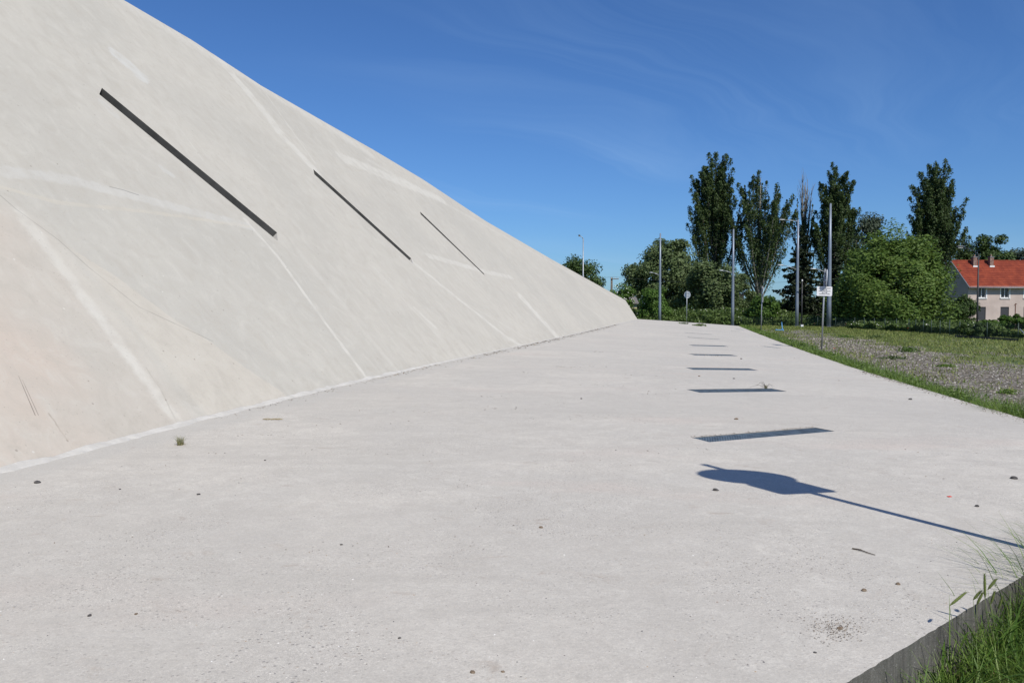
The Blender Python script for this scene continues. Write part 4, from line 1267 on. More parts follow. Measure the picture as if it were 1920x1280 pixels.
for i, (b, tip, lab) in enumerate(ears):
    Yd = 3.55 + 0.10 * i * 0.5
    # keep the plant just outside the paving edge
    q = at_y(b[0], b[1], Yd)
    sdist = (Vector((q.x, q.y)) - Vector((NA.x, NA.y))).dot(NOUT)
    while sdist < 0.03 and Yd > 2.5:
        Yd -= 0.02; q = at_y(b[0], b[1], Yd); sdist = (Vector((q.x, q.y)) - Vector((NA.x, NA.y))).dot(NOUT)
    Bp = at_y(b[0], b[1], Yd); Tp = at_y(tip[0], tip[1], Yd - 0.015)
    root = Vector((Bp.x, Bp.y, 0)) + Vector((NOUT.x, NOUT.y, 0)) * random.uniform(0.01, 0.05) + Vector((NDIR.x, NDIR.y, 0)) * random.uniform(-.03, .06)
    g = thing('wild_barley', lab, 'grass ear', tuple(root), 0, 'wild barley at the paving edge')
    Bl, Tl = Bp - root, Tp - root
    mb = MB(); mid = Bl * 0.5 + Vector((0.015, -0.005, 0.03))
    stem = [Vector((0, 0, 0)), mid * 0.55, mid, Bl * 0.8 + Vector((0.004, 0, 0.01)), Bl]
    mb.tube(stem, [0.0017, 0.0015, 0.0013, 0.0011, 0.001], 5); mb.build('stem', M_STEM, g, True)
    mb = MB(); ax = Tl - Bl; L = ax.length; axn = ax.normalized()
    sd = axn.cross(Vector((0.3, 1, 0.2))).normalized(); sd2 = axn.cross(sd)
    mb.tube([Bl, Bl + ax * 0.25, Bl + ax * 0.6, Bl + ax * 0.9, Tl], [0.0016, 0.0056, 0.0060, 0.0040, 0.0012], 6)
    for j in range(70):
        u_ = j / 70; an = j * 2.4
        o = Bl + ax * (0.06 + 0.9 * u_); dr = (sd * math.cos(an) + sd2 * math.sin(an))
        tipv = o + axn * 0.020 + dr * 0.0095
        wv = axn.cross(dr) * 0.0010
        mb.add([o + dr * 0.002 - wv, o + dr * 0.002 + wv, tipv], [(0, 1, 2)])
    mb.build('seed_head', M_EAR, g)
    mb = MB(); s0 = mid; dv = Vector((random.uniform(-1, 1), random.uniform(-.6, .3), 0)).normalized()
    pts_l = [s0 + dv * (0.11 * u_) + Vector((0, 0, 0.08 * math.sin(u_ * 2.6))) for u_ in (0, .25, .5, .75, 1)]
    wv = Vector((-dv.y, dv.x, 0))
    for a_, b_, wa, wb in zip(pts_l[:-1], pts_l[1:], (0.003, 0.0045, 0.004, 0.003), (0.0045, 0.004, 0.003, 0.0004)):
        mb.add([a_ - wv * wa, a_ + wv * wa, b_ + wv * wb, b_ - wv * wb], [(0, 1, 2, 3)])
    mb.build('leaf', L_GRASS, g)

# ------------------------------------------------------------------ poles, lamps and signs
M_POLE = plain('blue_grey_pole_paint', (0.20, 0.235, 0.29), 0.45, 0.25, var=0.08, scale=1.5)
M_DARKP = plain('dark_pole_paint', (0.030, 0.031, 0.033), 0.6, var=0.15)
M_ZINC = plain('zinc_steel', (0.34, 0.36, 0.38), 0.45, 0.5, var=0.12, scale=3)
M_LAMP = plain('lamp_housing', (0.07, 0.075, 0.08), 0.5, 0.2)
M_LENS = plain('lamp_lens', (0.6, 0.6, 0.57), 0.25)
M_SIGNBACK = plain('sign_back_aluminium', (0.60, 0.62, 0.65), 0.55, 0.0, var=0.06)
M_WHITE = plain('white_sign_sheet', (0.70, 0.70, 0.71), 0.5, var=0.03)
M_BLACK = plain('black_print', (0.02, 0.02, 0.022), 0.6)
M_SIGNRED = plain('red_sign_border', (0.55, 0.02, 0.02), 0.5)
def mast(px, top, Y, label, arms, r0=0.19, r1=0.09):
    x = gx(px, Y); H = gz(top, Y)
    g = thing('light_mast', label, 'light mast', (x, Y, 0), 0, 'tall light masts behind the paving')
    mb = MB(); mb.tube([(0, 0, -0.1), (0, 0, H * 0.2), (0, 0, H * 0.6), (0, 0, H)], [r0, r0 * 0.95, (r0 + r1) / 2, r1], 14); mb.build('shaft', M_POLE, g, True)
    mb = MB(); mb.box((0, 0, 0.02), (r0 * 3, r0 * 3, 0.04))
    for a in (-1, 1):
        for b in (-1, 1): mb.tube([(a * r0 * 1.2, b * r0 * 1.2, 0.04), (a * r0 * 1.2, b * r0 * 1.2, 0.1)], 0.02, 6)
    mb.build('base_plate', M_ZINC, g)
    mb = MB(); mb.tube([(0, 0, H), (0, 0, H + 0.04)], [r1 * 1.1, r1 * 0.5], 12); mb.build('cap', M_ZINC, g)
    for (zrow, dx, dz) in arms:
        za = gz(zrow, Y); L = dx / F_PX * Y; rise = dz / F_PX * Y
        mb = MB(); mb.tube([(-r0 * 0.5, 0, za), (-L * 0.4, 0, za + rise * 0.6), (-L * 0.7, 0, za + rise * 0.95)], [0.045, 0.035, 0.03], 8); a_ = mb.build('arm', M_ZINC, g, True)
        mb = MB(); mb.tube([(-L * 0.66, 0, za + rise * 0.94), (-L * 0.72, 0, za + rise * 0.97), (-L * 0.95, 0, za + rise * 1.0), (-L, 0, za + rise)], [0.03, 0.055, 0.065, 0.03], 8)
        hd = mb.build('lamp_head', M_ZINC, a_, True)
    return g
mast(1237, 438, 86.5, 'slim light mast nearest the end of the leaning wall', [(516, 20, 5)], 0.145, 0.075)
mast(1373.5, 430, 86, 'light mast at the far corner of the paving, before the tallest poplar', [(512, 26, 5)], 0.17, 0.08)
mast(1494, 412, 84, 'light mast with arms at two heights, left of the tallest one', [(505, 38, 8), (415, 36, 3)], 0.175, 0.085)
mast(1554, 382, 82, 'tallest light mast, right beside the near road sign', [(513, 36, 9)], 0.225, 0.09)
def street_lamp(px, top, Y, label, dx, dz, mat, rise_top=True):
    x = gx(px, Y); H = gz(top, Y)
    g = thing('street_lamp', label, 'street lamp', (x, Y, 0))
    L = dx / F_PX * Y; rise = dz / F_PX * Y
    mb = MB(); mb.tube([(0, 0, -0.1), (0, 0, H * 0.3), (0, 0, H)], [0.095, 0.085, 0.055], 10); mb.build('pole', mat, g, True)
    mb = MB(); mb.tube([(0, 0, H - 0.05), (-L * 0.25, 0, H + rise * 0.45), (-L * 0.7, 0, H + rise)], [0.05, 0.04, 0.035], 8); a_ = mb.build('arm', mat, g, True)
    mb = MB(); z = H + rise
    mb.tube([(-L * 0.62, 0, z), (-L * 0.70, 0, z + 0.03), (-L * 0.92, 0, z + 0.02), (-L, 0, z - 0.01)], [0.035, 0.11, 0.12, 0.05], 10)
    mb.build('lamp_head', M_LAMP, a_, True)
    mb = MB(); mb.box((-L * 0.82, 0, z - 0.1), (L * 0.2, 0.14, 0.04)); mb.build('lens', M_LENS, a_)
    return g
street_lamp(1093, 447, 104, 'short street lamp showing above the edge of the leaning wall', 9, 5, M_ZINC)
street_lamp(1832, 476, 80, 'dark street lamp with a long arm in front of the house', 42, 13, M_DARKP)
# thin dark lamp post by the white cabinet
x = gx(1503, 84); g = thing('lamp_post', 'thin dark post with a small pale cap before the spruce', 'post', (x, 84, 0))
mb = MB(); mb.tube([(0, 0, -.1), (0, 0, gz(528, 84))], [0.09, 0.06], 8); mb.build('pole', M_DARKP, g, True)
mb = MB(); mb.tube([(0, 0, gz(528, 84)), (0, 0, gz(524, 84))], [0.10, 0.06], 8); mb.build('cap', M_LENS, g, True)
P = at_z(1503.5, 613, 0)
g = thing('utility_cabinet', 'small white utility box at the foot of the thin dark post', 'utility box', tuple(P))
mb = MB(); mb.box((0, 0, 0.11), (0.24, 0.2, 0.22)); mb.build('body', M_WHITE, g)
mb = MB(); mb.box((0, 0, 0.235), (0.27, 0.23, 0.026)); mb.build('lid', M_SIGNBACK, g)

def sign_disc(g, z, D, ang, front=True):
    """round plate: its face looks towards ang"""
    d = Vector((math.cos(ang), math.sin(ang), 0)); s = Vector((-d.y, d.x, 0)); n = 32
    off = d * 0.075
    mb = MB(); vs = []
    for k_ in (0.0, 0.018):
        for i in range(n):
            t = 2 * math.pi * i / n; vs.append(off + d * k_ + (s * math.cos(t) + Vector((0, 0, 1)) * math.sin(t)) * D / 2 + Vector((0, 0, z)))
    fs = [tuple(range(n)), tuple(reversed(range(n, 2 * n)))] + [(i, i + n, (i + 1) % n + n, (i + 1) % n) for i in range(n)]
    mb.add(vs, fs); o = mb.build('sign_disc', M_SIGNBACK, g)
    # folded rim on the back and the printed face
    mb = MB(); mb.tube([off + (s * math.cos(2 * math.pi * i / n) + Vector((0, 0, 1)) * math.sin(2 * math.pi * i / n)) * (D / 2 - 0.006) + Vector((0, 0, z)) for i in range(n + 1)], 0.010, 6, cap=False)
    mb.build('rim', M_SIGNBACK, o, True)
    def face(r0, r1, k_, mat, nm):
        mb = MB(); vs = []
        for r in (r0, r1):
            for i in range(n):
                t = 2 * math.pi * i / n; vs.append(off + d * k_ + (s * math.cos(t) + Vector((0, 0, 1)) * math.sin(t)) * r + Vector((0, 0, z)))
        if r0 < 1e-4: mb.add(vs[n:], [tuple(range(n))])
        else: mb.add(vs, [(i, (i + 1) % n, (i + 1) % n + n, i + n) for i in range(n)])
        mb.build(nm, mat, o)
    face(0.0, D / 2 - 0.105, 0.0195, M_WHITE, 'white_field'); face(D / 2 - 0.105, D / 2 - 0.012, 0.0195, M_SIGNRED, 'red_border')
    for dz in (-D * 0.2, D * 0.2):
        mb = MB(); mb.tube([Vector((0, 0, z + dz - 0.02)), Vector((0, 0, z + dz + 0.02))], 0.042, 10)
        a = -s * D * 0.36 + Vector((0, 0, z + dz)); b = s * D * 0.36 + Vector((0, 0, z + dz))
        mid = (off + d * -0.008)
        mb.tube([a + mid, b + mid], 0.012, 6)
        mb.build('bracket', M_ZINC, g)
def text_board(g, z, w, h, ang, lines, fsize):
    d = Vector((math.cos(ang), math.sin(ang), 0)); s = Vector((-d.y, d.x, 0))
    off = d * 0.05; r = 0.04
    out = []
    for cx, cz, a0 in ((w/2 - r, h/2 - r, 0), (-w/2 + r, h/2 - r, 90), (-w/2 + r, -h/2 + r, 180), (w/2 - r, -h/2 + r, 270)):
        for i in range(5):
            t = R(a0 + i * 22.5); out.append((cx + r * math.cos(t), cz + r * math.sin(t)))
    n = len(out)
    vs = [off + d * k_ + s * a + Vector((0, 0, z + b)) for k_ in (0, 0.02) for a, b in out]
    mb = MB(); mb.add(vs, [tuple(range(n)), tuple(reversed(range(n, 2 * n)))] + [(i, i + n, (i + 1) % n + n, (i + 1) % n) for i in range(n)])
    o = mb.build('sign_board', M_WHITE, g)
    if lines:
        cu = bpy.data.curves.new('lettering', 'FONT'); cu.body = '\n'.join(lines); cu.align_x = 'CENTER'; cu.align_y = 'CENTER'
        cu.size = fsize; cu.space_line = 0.92; cu.extrude = 0.001; cu.offset = 0.001
        tmp = bpy.data.objects.new('lettering', cu); COL.objects.link(tmp)
        bpy.context.view_layer.update()
        me = bpy.data.meshes.new_from_object(tmp.evaluated_get(bpy.context.evaluated_depsgraph_get()))
        bpy.data.objects.remove(tmp)
        for vt in me.vertices:
            c_ = vt.co.copy(); vt.co = off + d * (0.022 + c_.z) + s * c_.x + Vector((0, 0, z + c_.y))
        lt = link('lettering', me, None, o); me.materials.clear(); me.materials.append(M_BLACK)
    for dz in (-h * 0.28, h * 0.28):
        mb = MB(); mb.tube([Vector((0, 0, z + dz - 0.02)), Vector((0, 0, z + dz + 0.02))], 0.042, 10); mb.build('bracket', M_ZINC, g)
def road_sign(loc_, label, H, discs, boards, lean=0.0):
    g = thing('road_sign', label, 'road sign', loc_, 0, 'road signs beside the paving')
    mb = MB(); mb.tube([(0, 0, -0.2), (0, 0, H)], 0.033, 12); mb.build('pole', M_ZINC, g, True)
    mb = MB(); mb.tube([(0, 0, H), (0, 0, H + 0.015)], [0.036, 0.03], 12); mb.build('cap', M_ZINC, g, True)
    for (z, D, ang) in discs: sign_disc(g, z, D, ang)
    for b in boards: text_board(g, *b)
    g.rotation_euler[1] = lean
    return g
TXT = ['LA CTS DECLINE', 'TOUTE', 'RESPONSABILITE', 'EN CAS', "D'INFRACTION"]
P = at_z(1540.5, 656, 0.0)
Hs = gz(504, P.y)
sc = P.y / F_PX
road_sign(tuple(P), 'near road sign with a white text board below its edge-on disc', Hs, [(gz(521.5, P.y), 33 * sc, R(-18))], [(gz(546, P.y), 27.5 * sc, 17.5 * sc, R(-97), TXT, 0.066)], R(1.6))
P = at_z(1427, 622, 0.0)
sc = P.y / F_PX
road_sign(tuple(P), 'far road sign seen edge-on beside the blue scooter', gz(537, P.y), [(gz(548, P.y), 20 * sc, R(-16))], [(gz(562, P.y), 0.55, 0.42, R(-12), TXT, 0.06)], R(0.8))
P = at_y(1287.5, 606, 84); P.z = 0
sc = 84 / F_PX
road_sign(tuple(P), 'far road sign beyond the paving showing the pale back of its round disc', gz(545, 84), [(gz(552.5, 84), 13.4 * sc, R(48))], [])
# the sign just right of the frame whose shadow crosses the paving
tipS = on_slab(1322, 871)
sh = Vector((SUN.x, SUN.y)); shn = sh.normalized()
basep = Vector((tipS.x, tipS.y)) + shn * 3.24
Hn = tipS.z + 3.24 * math.tan(SUN_EL)
def sh_z(px, py):      # height on the pole that throws the shadow at this point of the paving
    q = on_slab(px, py); return q.z + (Vector((q.x, q.y)) - basep).dot(-shn) * math.tan(SUN_EL)
zd = sh_z(1396, 892); zb = sh_z(1490, 909)
road_sign((basep.x, basep.y, 0), 'road sign at the right, its shadow falling across the near paving', Hn, [(3.35, 0.70, R(-85))], [(zb, 0.47, 0.42, math.atan2(-0.97, 0.2), TXT, 0.06)])

# utility pole with wires
Yu = 104; x = gx(1146.5, Yu)
M_WOOD = plain('weathered_wood', (0.13, 0.11, 0.09), 0.95, var=0.3)
g = thing('utility_pole', 'brown utility pole with a crossarm left of the grey-green tree', 'utility pole', (x, Yu, 0))
mb = MB(); mb.tube([(0, 0, -.2), (0, 0, gz(520, Yu))], [0.16, 0.12], 10); mb.build('pole', M_WOOD, g, True)
mb = MB(); mb.box((0.35, -0.17, gz(523, Yu)), (1.0, 0.1, 0.1)); mb.build('crossarm', M_WOOD, g)
for dx in (-0.05, 0.4, 0.78):
    mb = MB(); mb.tube([(dx, -0.17, gz(523, Yu) + 0.05), (dx, -0.17, gz(523, Yu) + 0.2)], [0.04, 0.025], 8); mb.build('insulator', M_LENS, g, True)
wp = []
za = gz(521.5, Yu)
pa, pb = Vector((x + 0.4, Yu - 0.17, za + 0.15)), Vector((x + 34, Yu + 10, za + 0.6))
pts_ = [pa + (pb - pa) * (i / 16) - Vector((0, 0, 0.9 * math.sin(math.pi * i / 16))) for i in range(17)]
pc = Vector((x - 40, Yu + 12, za + 1.0))
pts2 = [pa + (pc - pa) * (i / 16) - Vector((0, 0, 0.9 * math.sin(math.pi * i / 16))) for i in range(17)]
mb = MB(); mb.tube(pts_, 0.013, 4)
tag(mb.build('overhead_cable', M_DARKP), 'thin dark cable running right from the utility pole into the tree', 'cable')
mb = MB(); mb.tube(pts2, 0.013, 4)
tag(mb.build('overhead_cable', M_DARKP), 'thin dark cable running left from the utility pole', 'cable')

# ------------------------------------------------------------------ fence
M_FENCE = plain('dark_green_fence_paint', (0.018, 0.040, 0.030), 0.55, var=0.15)
M_KERB = plain('dark_gravel_board', (0.055, 0.055, 0.055), 0.9, var=0.2)
path = [Vector((19.0, 93.0)), Vector((26.5, 87.5)), Vector((29.5, 84.5)), Vector((32.0, 77.2)), Vector((31.2, 65.0)), Vector((27.9, 51.5)), Vector((27.75, 45.3)), Vector((31, 41)), Vector((36, 37.5))]
fence = thing('mesh_fence', 'dark green wire mesh fence along the far side of the field', 'fence', (path[6].x, path[6].y, 0))
fo = Vector((path[6].x, path[6].y, 0)); FH = 0.95
posts = []
for a, b in zip(path[:-1], path[1:]):
    L = (b - a).length; m = max(1, round(L / 2.5))
    for j in range(m): posts.append(a + (b - a) * (j / m))
posts.append(path[-1])
mbp = MB(); mbp.tube([(0, 0, -0.15), (0, 0, FH + 0.06)], 0.028, 8); mbp.tube([(0, 0, FH + 0.06), (0, 0, FH + 0.075)], [0.032, 0.02], 8)
post0 = mbp.build('post', M_FENCE, fence, True)
for i, p in enumerate(posts):
    o = post0 if i == 0 else post0.copy()
    if i: COL.objects.link(o)
    o.parent = fence; o.location = (p.x - fo.x, p.y - fo.y, 0)
for a, b in zip(posts[:-1], posts[1:]):
    d = (b - a); L = d.length; d.normalize(); nn = Vector((-d.y, d.x)) * 0.0025
    mb = MB(); near = min(a.y, b.y) < 56
    sx = 0.05
    m = int(L / sx)
    for j in range(1, m):
        p = a + d * (j * L / m)
        q = [(p.x - fo.x + s1 * 0.004 * d.x, p.y - fo.y + s1 * 0.004 * d.y, z_) for s1 in (-1, 1) for z_ in (0.03, FH)]
        mb.add(q, [(0, 2, 3, 1)])
    for j in range(10):
        z_ = 0.04 + j * (FH - 0.05) / 9
        q = [(p.x - fo.x + nn.x * 1.2, p.y - fo.y + nn.y * 1.2, z_ + s1 * 0.0025) for s1 in (-1, 1) for p in (a, b)]
        mb.add(q, [(0, 1, 3, 2)])
    o = mb.build('mesh_panel', M_FENCE, fence); o['kind'] = 'stuff'
mb = MB()
for a, b in ((path[5] + Vector((0, 0.5)), path[6]), ):
    c_ = (a + b) / 2; mb.box((c_.x - fo.x, c_.y - fo.y - 0.0, 0.06), ((b - a).length, 0.06, 0.16), math.atan2((b - a).y, (b - a).x))
mb.build('gravel_board', M_KERB, fence)
mb = MB(); mb.tube([(0.05, -0.05, FH * 0.72), (0.34, -0.75, 0.0)], 0.03, 8); mb.build('brace', M_ZINC, fence, True)

# ------------------------------------------------------------------ house
M_RENDER = NT('pinkish_render', 0.92)
v = M_RENDER.obj()
M_RENDER.base(M_RENDER.mix(M_RENDER.ramp(M_RENDER.noise(v, 0.8, 5), 0.35, 0.7), (0.42, 0.345, 0.31), (0.49, 0.405, 0.365)))
M_RENDER.bump(M_RENDER.noise(v, 20, 4), 0.4, 0.01); M_RENDER = M_RENDER.m
k = NT('red_roof_tiles', 0.85)
k.base(k.mix(k.ramp(k.noise(k.obj(), 1.2, 5, 0.65), 0.35, 0.7), (0.175, 0.025, 0.009), (0.275, 0.050, 0.018)))
M_TILE = k.m
k = NT('chimney_brick', 0.9); k.base(k.mix(k.ramp(k.noise(k.obj(), 5, 4), 0.4, 0.65), (0.17, 0.09, 0.07), (0.26, 0.18, 0.15))); M_CHIM = k.m
M_PANE = plain('window_glass', (0.015, 0.018, 0.022), 0.08, var=0.05)
M_FRAME = plain('white_window_frame', (0.72, 0.73, 0.73), 0.5, var=0.03)
M_SHUT = plain('dark_shutter', (0.042, 0.042, 0.048), 0.7, var=0.12, scale=14)
M_GUT = plain('grey_gutter', (0.24, 0.25, 0.27), 0.5, 0.3)
HY = 107.0; HX = gx(1814, HY); HROT = R(3.0)
house = thing('brick_house', 'pink rendered two-storey house with a red tiled roof behind the fence', 'house', (HX, HY, 0), HROT)
house.name = 'rendered_house'
HL, HD, HE = 13.2, 7.3, 5.0
HRz = 8.12
m_px = HY / F_PX
def hx(px): return (px - 1814) * m_px
def hz(py): return gz(py, HY)
wins = []
for i, c_ in enumerate((1840.5, 1885.5, 1930.5)):
    wins.append(('up', hx(c_) - 0.55, hx(c_) + 0.55, hz(558.5), hz(537)))
    wins.append(('low', hx(c_) - 0.57, hx(c_) + 0.57, hz(601), hz(575.2)))
loops = [[Vector((0, -0.3, 0)), Vector((HL, -0.3, 0)), Vector((HL, HE, 0)), Vector((0, HE, 0))]] + [[Vector((a, c2, 0)), Vector((b, c2, 0)), Vector((b, d2, 0)), Vector((a, d2, 0))] for _, a, b, c2, d2 in wins]
flat = [p for l in loops for p in l]
mb = MB()
mb.add([(p.x, 0, p.y) for p in flat], [tuple(t) for t in tessellate_polygon(loops)])
for _, a, b, c2, d2 in wins:       # reveals
    q = [(a, c2), (b, c2), (b, d2), (a, d2)]
    for i in range(4):
        j = (i + 1) % 4; mb.add([(q[i][0], 0, q[i][1]), (q[j][0], 0, q[j][1]), (q[j][0], 0.18, q[j][1]), (q[i][0], 0.18, q[i][1])], [(0, 1, 2, 3)])
mb.add([(0, 0, -.3), (0, HD, -.3), (0, HD, HE), (0, HD / 2, HRz - 0.12), (0, 0, HE)], [(0, 4, 3, 2, 1)])
mb.add([(HL, 0, -.3), (HL, HD, -.3), (HL, HD, HE), (HL, HD / 2, HRz - 0.12), (HL, 0, HE)], [(0, 1, 2, 3, 4)])
mb.add([(0, HD, -.3), (HL, HD, -.3), (HL, HD, HE), (0, HD, HE)], [(0, 3, 2, 1)])
mb.build('wall', M_RENDER, house)
for kind_, a, b, c2, d2 in wins:
    w_, h_ = b - a, d2 - c2; cx, cz = (a + b) / 2, (c2 + d2) / 2
    if kind_ == 'up':
        mb = MB(); t = 0.08
        mb.box((cx, 0.15, d2 - t / 2), (w_, 0.07, t)); mb.box((cx, 0.15, c2 + t / 2), (w_, 0.07, t))
        for s_ in (-1, 1): mb.box((cx + s_ * (w_ / 2 - t / 2), 0.15, cz), (t, 0.07, h_ - 2 * t))
        mb.box((cx, 0.14, cz), (t * 1.2, 0.07, h_ - 2 * t))
        wn_ = mb.build('window', M_FRAME, house)
        pw = (w_ - 2 * t - t * 1.2) / 2
        for s_ in (-1, 1):
            mb = MB(); mb.box((cx + s_ * (pw / 2 + t * 0.6), 0.17, cz), (pw, 0.02, h_ - 2 * t)); mb.build('pane', M_PANE, wn_)
        mb = MB(); s1 = 0.14
        mb.box((cx, -0.03, c2 - 0.05), (w_ + 2 * s1, 0.16, 0.1)); mb.build('sill', M_FRAME, wn_)
        for s_ in (-1, 1):
            mb = MB(); mb.box((cx + s_ * (w_ / 2 + s1 / 2 - 0.001), -0.008, cz + 0.02), (s1, 0.03, h_ - 0.04)); mb.build('surround', M_FRAME, wn_)
    else:
        mb = MB(); mb.box((cx, 0.12, cz), (w_ - 0.01, 0.03, h_ - 0.01)); sh_ = mb.build('shutter', M_SHUT, house)
        n = 16; mb = MB()
        for i in range(n): mb.box((cx, 0.098, c2 + (i + 0.5) * h_ / n), (w_ - 0.06, 0.014, h_ / n * 0.72))
        o = mb.build('slats', M_SHUT, sh_); o['kind'] = 'stuff'
mb = MB(); mb.box((-0.02, HD * 0.42, hz(516)), (0.06, 0.55, 0.9)); mb.build('gable_window', M_SHUT, house)
# roof: courses of tiles stepped up each slope
OV, OG = 0.62, 0.14
def roof_slope(sign):
    rise = (HRz - HE) / (HD / 2)
    V = []; Fc = []
    ey0 = -OV if sign > 0 else HD + OV
    rows = 15; cols = int((HL + 2 * OG) / 0.11)
    slope_len = HD / 2 + OV
    for r_ in range(rows):
        for e in (0, 1):
            f0 = (r_ + e) / rows
            y0 = ey0 + sign * slope_len * (r_ + e * 1.05) / rows
            y0 = min(y0, HD / 2) if sign > 0 else max(y0, HD / 2)
            dist = abs(y0 - (0 if sign > 0 else HD)) * (-1 if (y0 < 0 if sign > 0 else y0 > HD) else 1)
            z0 = HE + 0.08 + rise * dist + (0.10 if e == 0 else 0.012)
            b = len(V)
            for c_ in range(cols + 1):
                xx_ = -OG + (HL + 2 * OG) * c_ / cols
                wob_ = 0.018 * (1 if c_ % 2 else -1) + 0.006 * math.sin(c_ * 12.9 + r_ * 7.7)
                V.append((xx_, y0, z0 + wob_))
        b = len(V) - 2 * (cols + 1)
        for c_ in range(cols):
            f = (b + c_, b + c_ + 1, b + cols + 2 + c_, b + cols + 1 + c_)
            Fc.append(f if sign > 0 else f[::-1])
        # front lip of the course
        b2 = len(V)
        for c_ in range(cols + 1):
            p = V[b + c_]; V.append((p[0], p[1] + sign * 0.01, p[2] - 0.10))
        for c_ in range(cols):
            Fc.append((b2 + c_, b2 + c_ + 1, b + c_ + 1, b + c_))
    return V, Fc
rf = MB()
for s_ in (1, -1):
    V, Fc = roof_slope(s_); rf.add(V, Fc)
ro = rf.build('roof', M_TILE, house)
mb = MB(); mb.tube([(-OG, HD / 2, HRz + 0.10), (HL + OG, HD / 2, HRz + 0.10)], 0.12, 8); mb.build('ridge_tiles', M_TILE, ro)
mb = MB()
rise = (HRz - HE) / (HD / 2)
for x0 in (-OG - 0.02, HL + OG + 0.02):
    for s_ in (1, -1):
        y0 = -OV if s_ > 0 else HD + OV
        mb = MB(); mb.tube([(x0, y0, HE - rise * OV + 0.02), (x0, HD / 2, HRz + 0.02)], 0.07, 6); mb.build('bargeboard', M_GUT, house)
mb = MB(); mb.box((HL / 2, -OV + 0.25, HE - rise * OV + 0.22), (HL + 2 * OG - 0.05, 0.5, 0.03)); mb.build('soffit', M_FRAME, house)
mb = MB(); mb.tube([(-OG, -OV - 0.05, HE - rise * OV + 0.06), (HL + OG, -OV - 0.05, HE - rise * OV + 0.06)], 0.06, 8)
mb.build('gutter', M_GUT, house, True)
mb = MB(); mb.tube([(HL - 0.3, -0.06, 0), (HL - 0.3, -0.06, HE - 0.3)], 0.045, 8); mb.build('downpipe', M_GUT, house, True)
for c_ in (1849, 1880.3):
    cx = (c_ - 1814) * (HY + 2.2) / F_PX * 1.03; cy = HD / 2 - 0.75; zt = gz(477, HY + 2.5)
    mb = MB(); zb_ = HE + rise * cy - 0.25
    mb.box((cx, cy, (zb_ + zt - 0.35) / 2), (0.5, 0.5, zt - 0.35 - zb_)); ch = mb.build('chimney', M_CHIM, ro)
    mb = MB(); mb.box((cx, cy, zt - 0.31), (0.6, 0.6, 0.08)); mb.build('coping', M_GUT, ch)
    mb = MB(); mb.tube([(cx, cy, zt - 0.27), (cx, cy, zt)], [0.13, 0.11], 8); mb.build('chimney_pot', M_CHIM, ch)
    mb = MB(); zf = HE + rise * (cy - 0.25) + 0.17
    mb.box((cx, cy - 0.30, zf), (0.66, 0.1, 0.2)); mb.build('flashing', M_FRAME, ch)
mb = MB(); mb.box((hx(1895.5), -0.06, hz(536)), (0.25, 0.12, 0.16)); mb.build('alarm_box', M_GUT, house)
# little shed beyond the end of the leaning wall
SY = 99.0
shed = thing('garden_shed', 'small cream shed with a grey roof peeping past the leaning wall end', 'shed', (gx(1166, SY), SY, 0), R(2))
M_CREAM = plain('cream_render', (0.62, 0.56, 0.33), 0.9, var=0.08)
M_GREYROOF = plain('grey_sheet_roof', (0.14, 0.13, 0.12), 0.85, var=0.2)
zt, ze = gz(556, SY), gz(567.5, SY); xr = gx(1196, SY) - gx(1166, SY)
mb = MB(); mb.box((xr / 2 - 1.2, 1.8, ze / 2 - 0.1), (xr + 2.2, 3.4, ze)); mb.build('wall', M_CREAM, shed)
mb = MB(); x0, x1 = -2.6, xr + 0.1
mb.add([(x0, -0.25, ze - 0.06), (x1, -0.25, ze - 0.06), (x1, 1.8, zt), (x0, 1.8, zt), (x0, 3.85, ze - 0.06), (x1, 3.85, ze - 0.06)], [(0, 1, 2, 3), (3, 2, 5, 4)])
mb.add([(x0, -0.25, ze - 0.14), (x1, -0.25, ze - 0.14), (x1, 1.8, zt - 0.08), (x0, 1.8, zt - 0.08), (x0, 3.85, ze - 0.14), (x1, 3.85, ze - 0.14)], [(3, 2, 1, 0), (4, 5, 2, 3)])
b = len(mb.v)
for (i, j) in ((0, 1), (1, 2), (2, 5), (5, 4), (4, 3), (3, 0)): mb.f.append((j, i, i + 6, j + 6)); mb.mi.append(0)
mb.build('roof', M_GREYROOF, shed)
mb = MB(); mb.add([(xr - 0.105, 0.1, ze - 0.10), (xr - 0.105, 3.5, ze - 0.10), (xr - 0.105, 1.8, zt - 0.1)], [(0, 1, 2)]); mb.build('gable', M_CREAM, shed)
mb = MB(); mb.box((xr / 2 + 0.4, 0.085, 0.95), (0.85, 0.05, 1.9)); mb.build('door', M_WOOD, shed)
# old post before the house
Yp = 92; x = gx(1903, Yp)
g = thing('washing_line_post', 'thin rusty post with a short crossbar before the house', 'post', (x, Yp, 0))
M_RUST = plain('rusty_iron', (0.16, 0.07, 0.05), 0.9, var=0.25)
mb = MB(); mb.tube([(0, 0, -.1), (0, 0, gz(568.5, Yp))], 0.05, 8); mb.build('pole', M_RUST, g)
mb = MB(); mb.tube([(-0.16, 0, gz(572.5, Yp)), (0.16, 0, gz(569, Yp))], 0.035, 6); mb.build('crossbar', M_RUST, g)

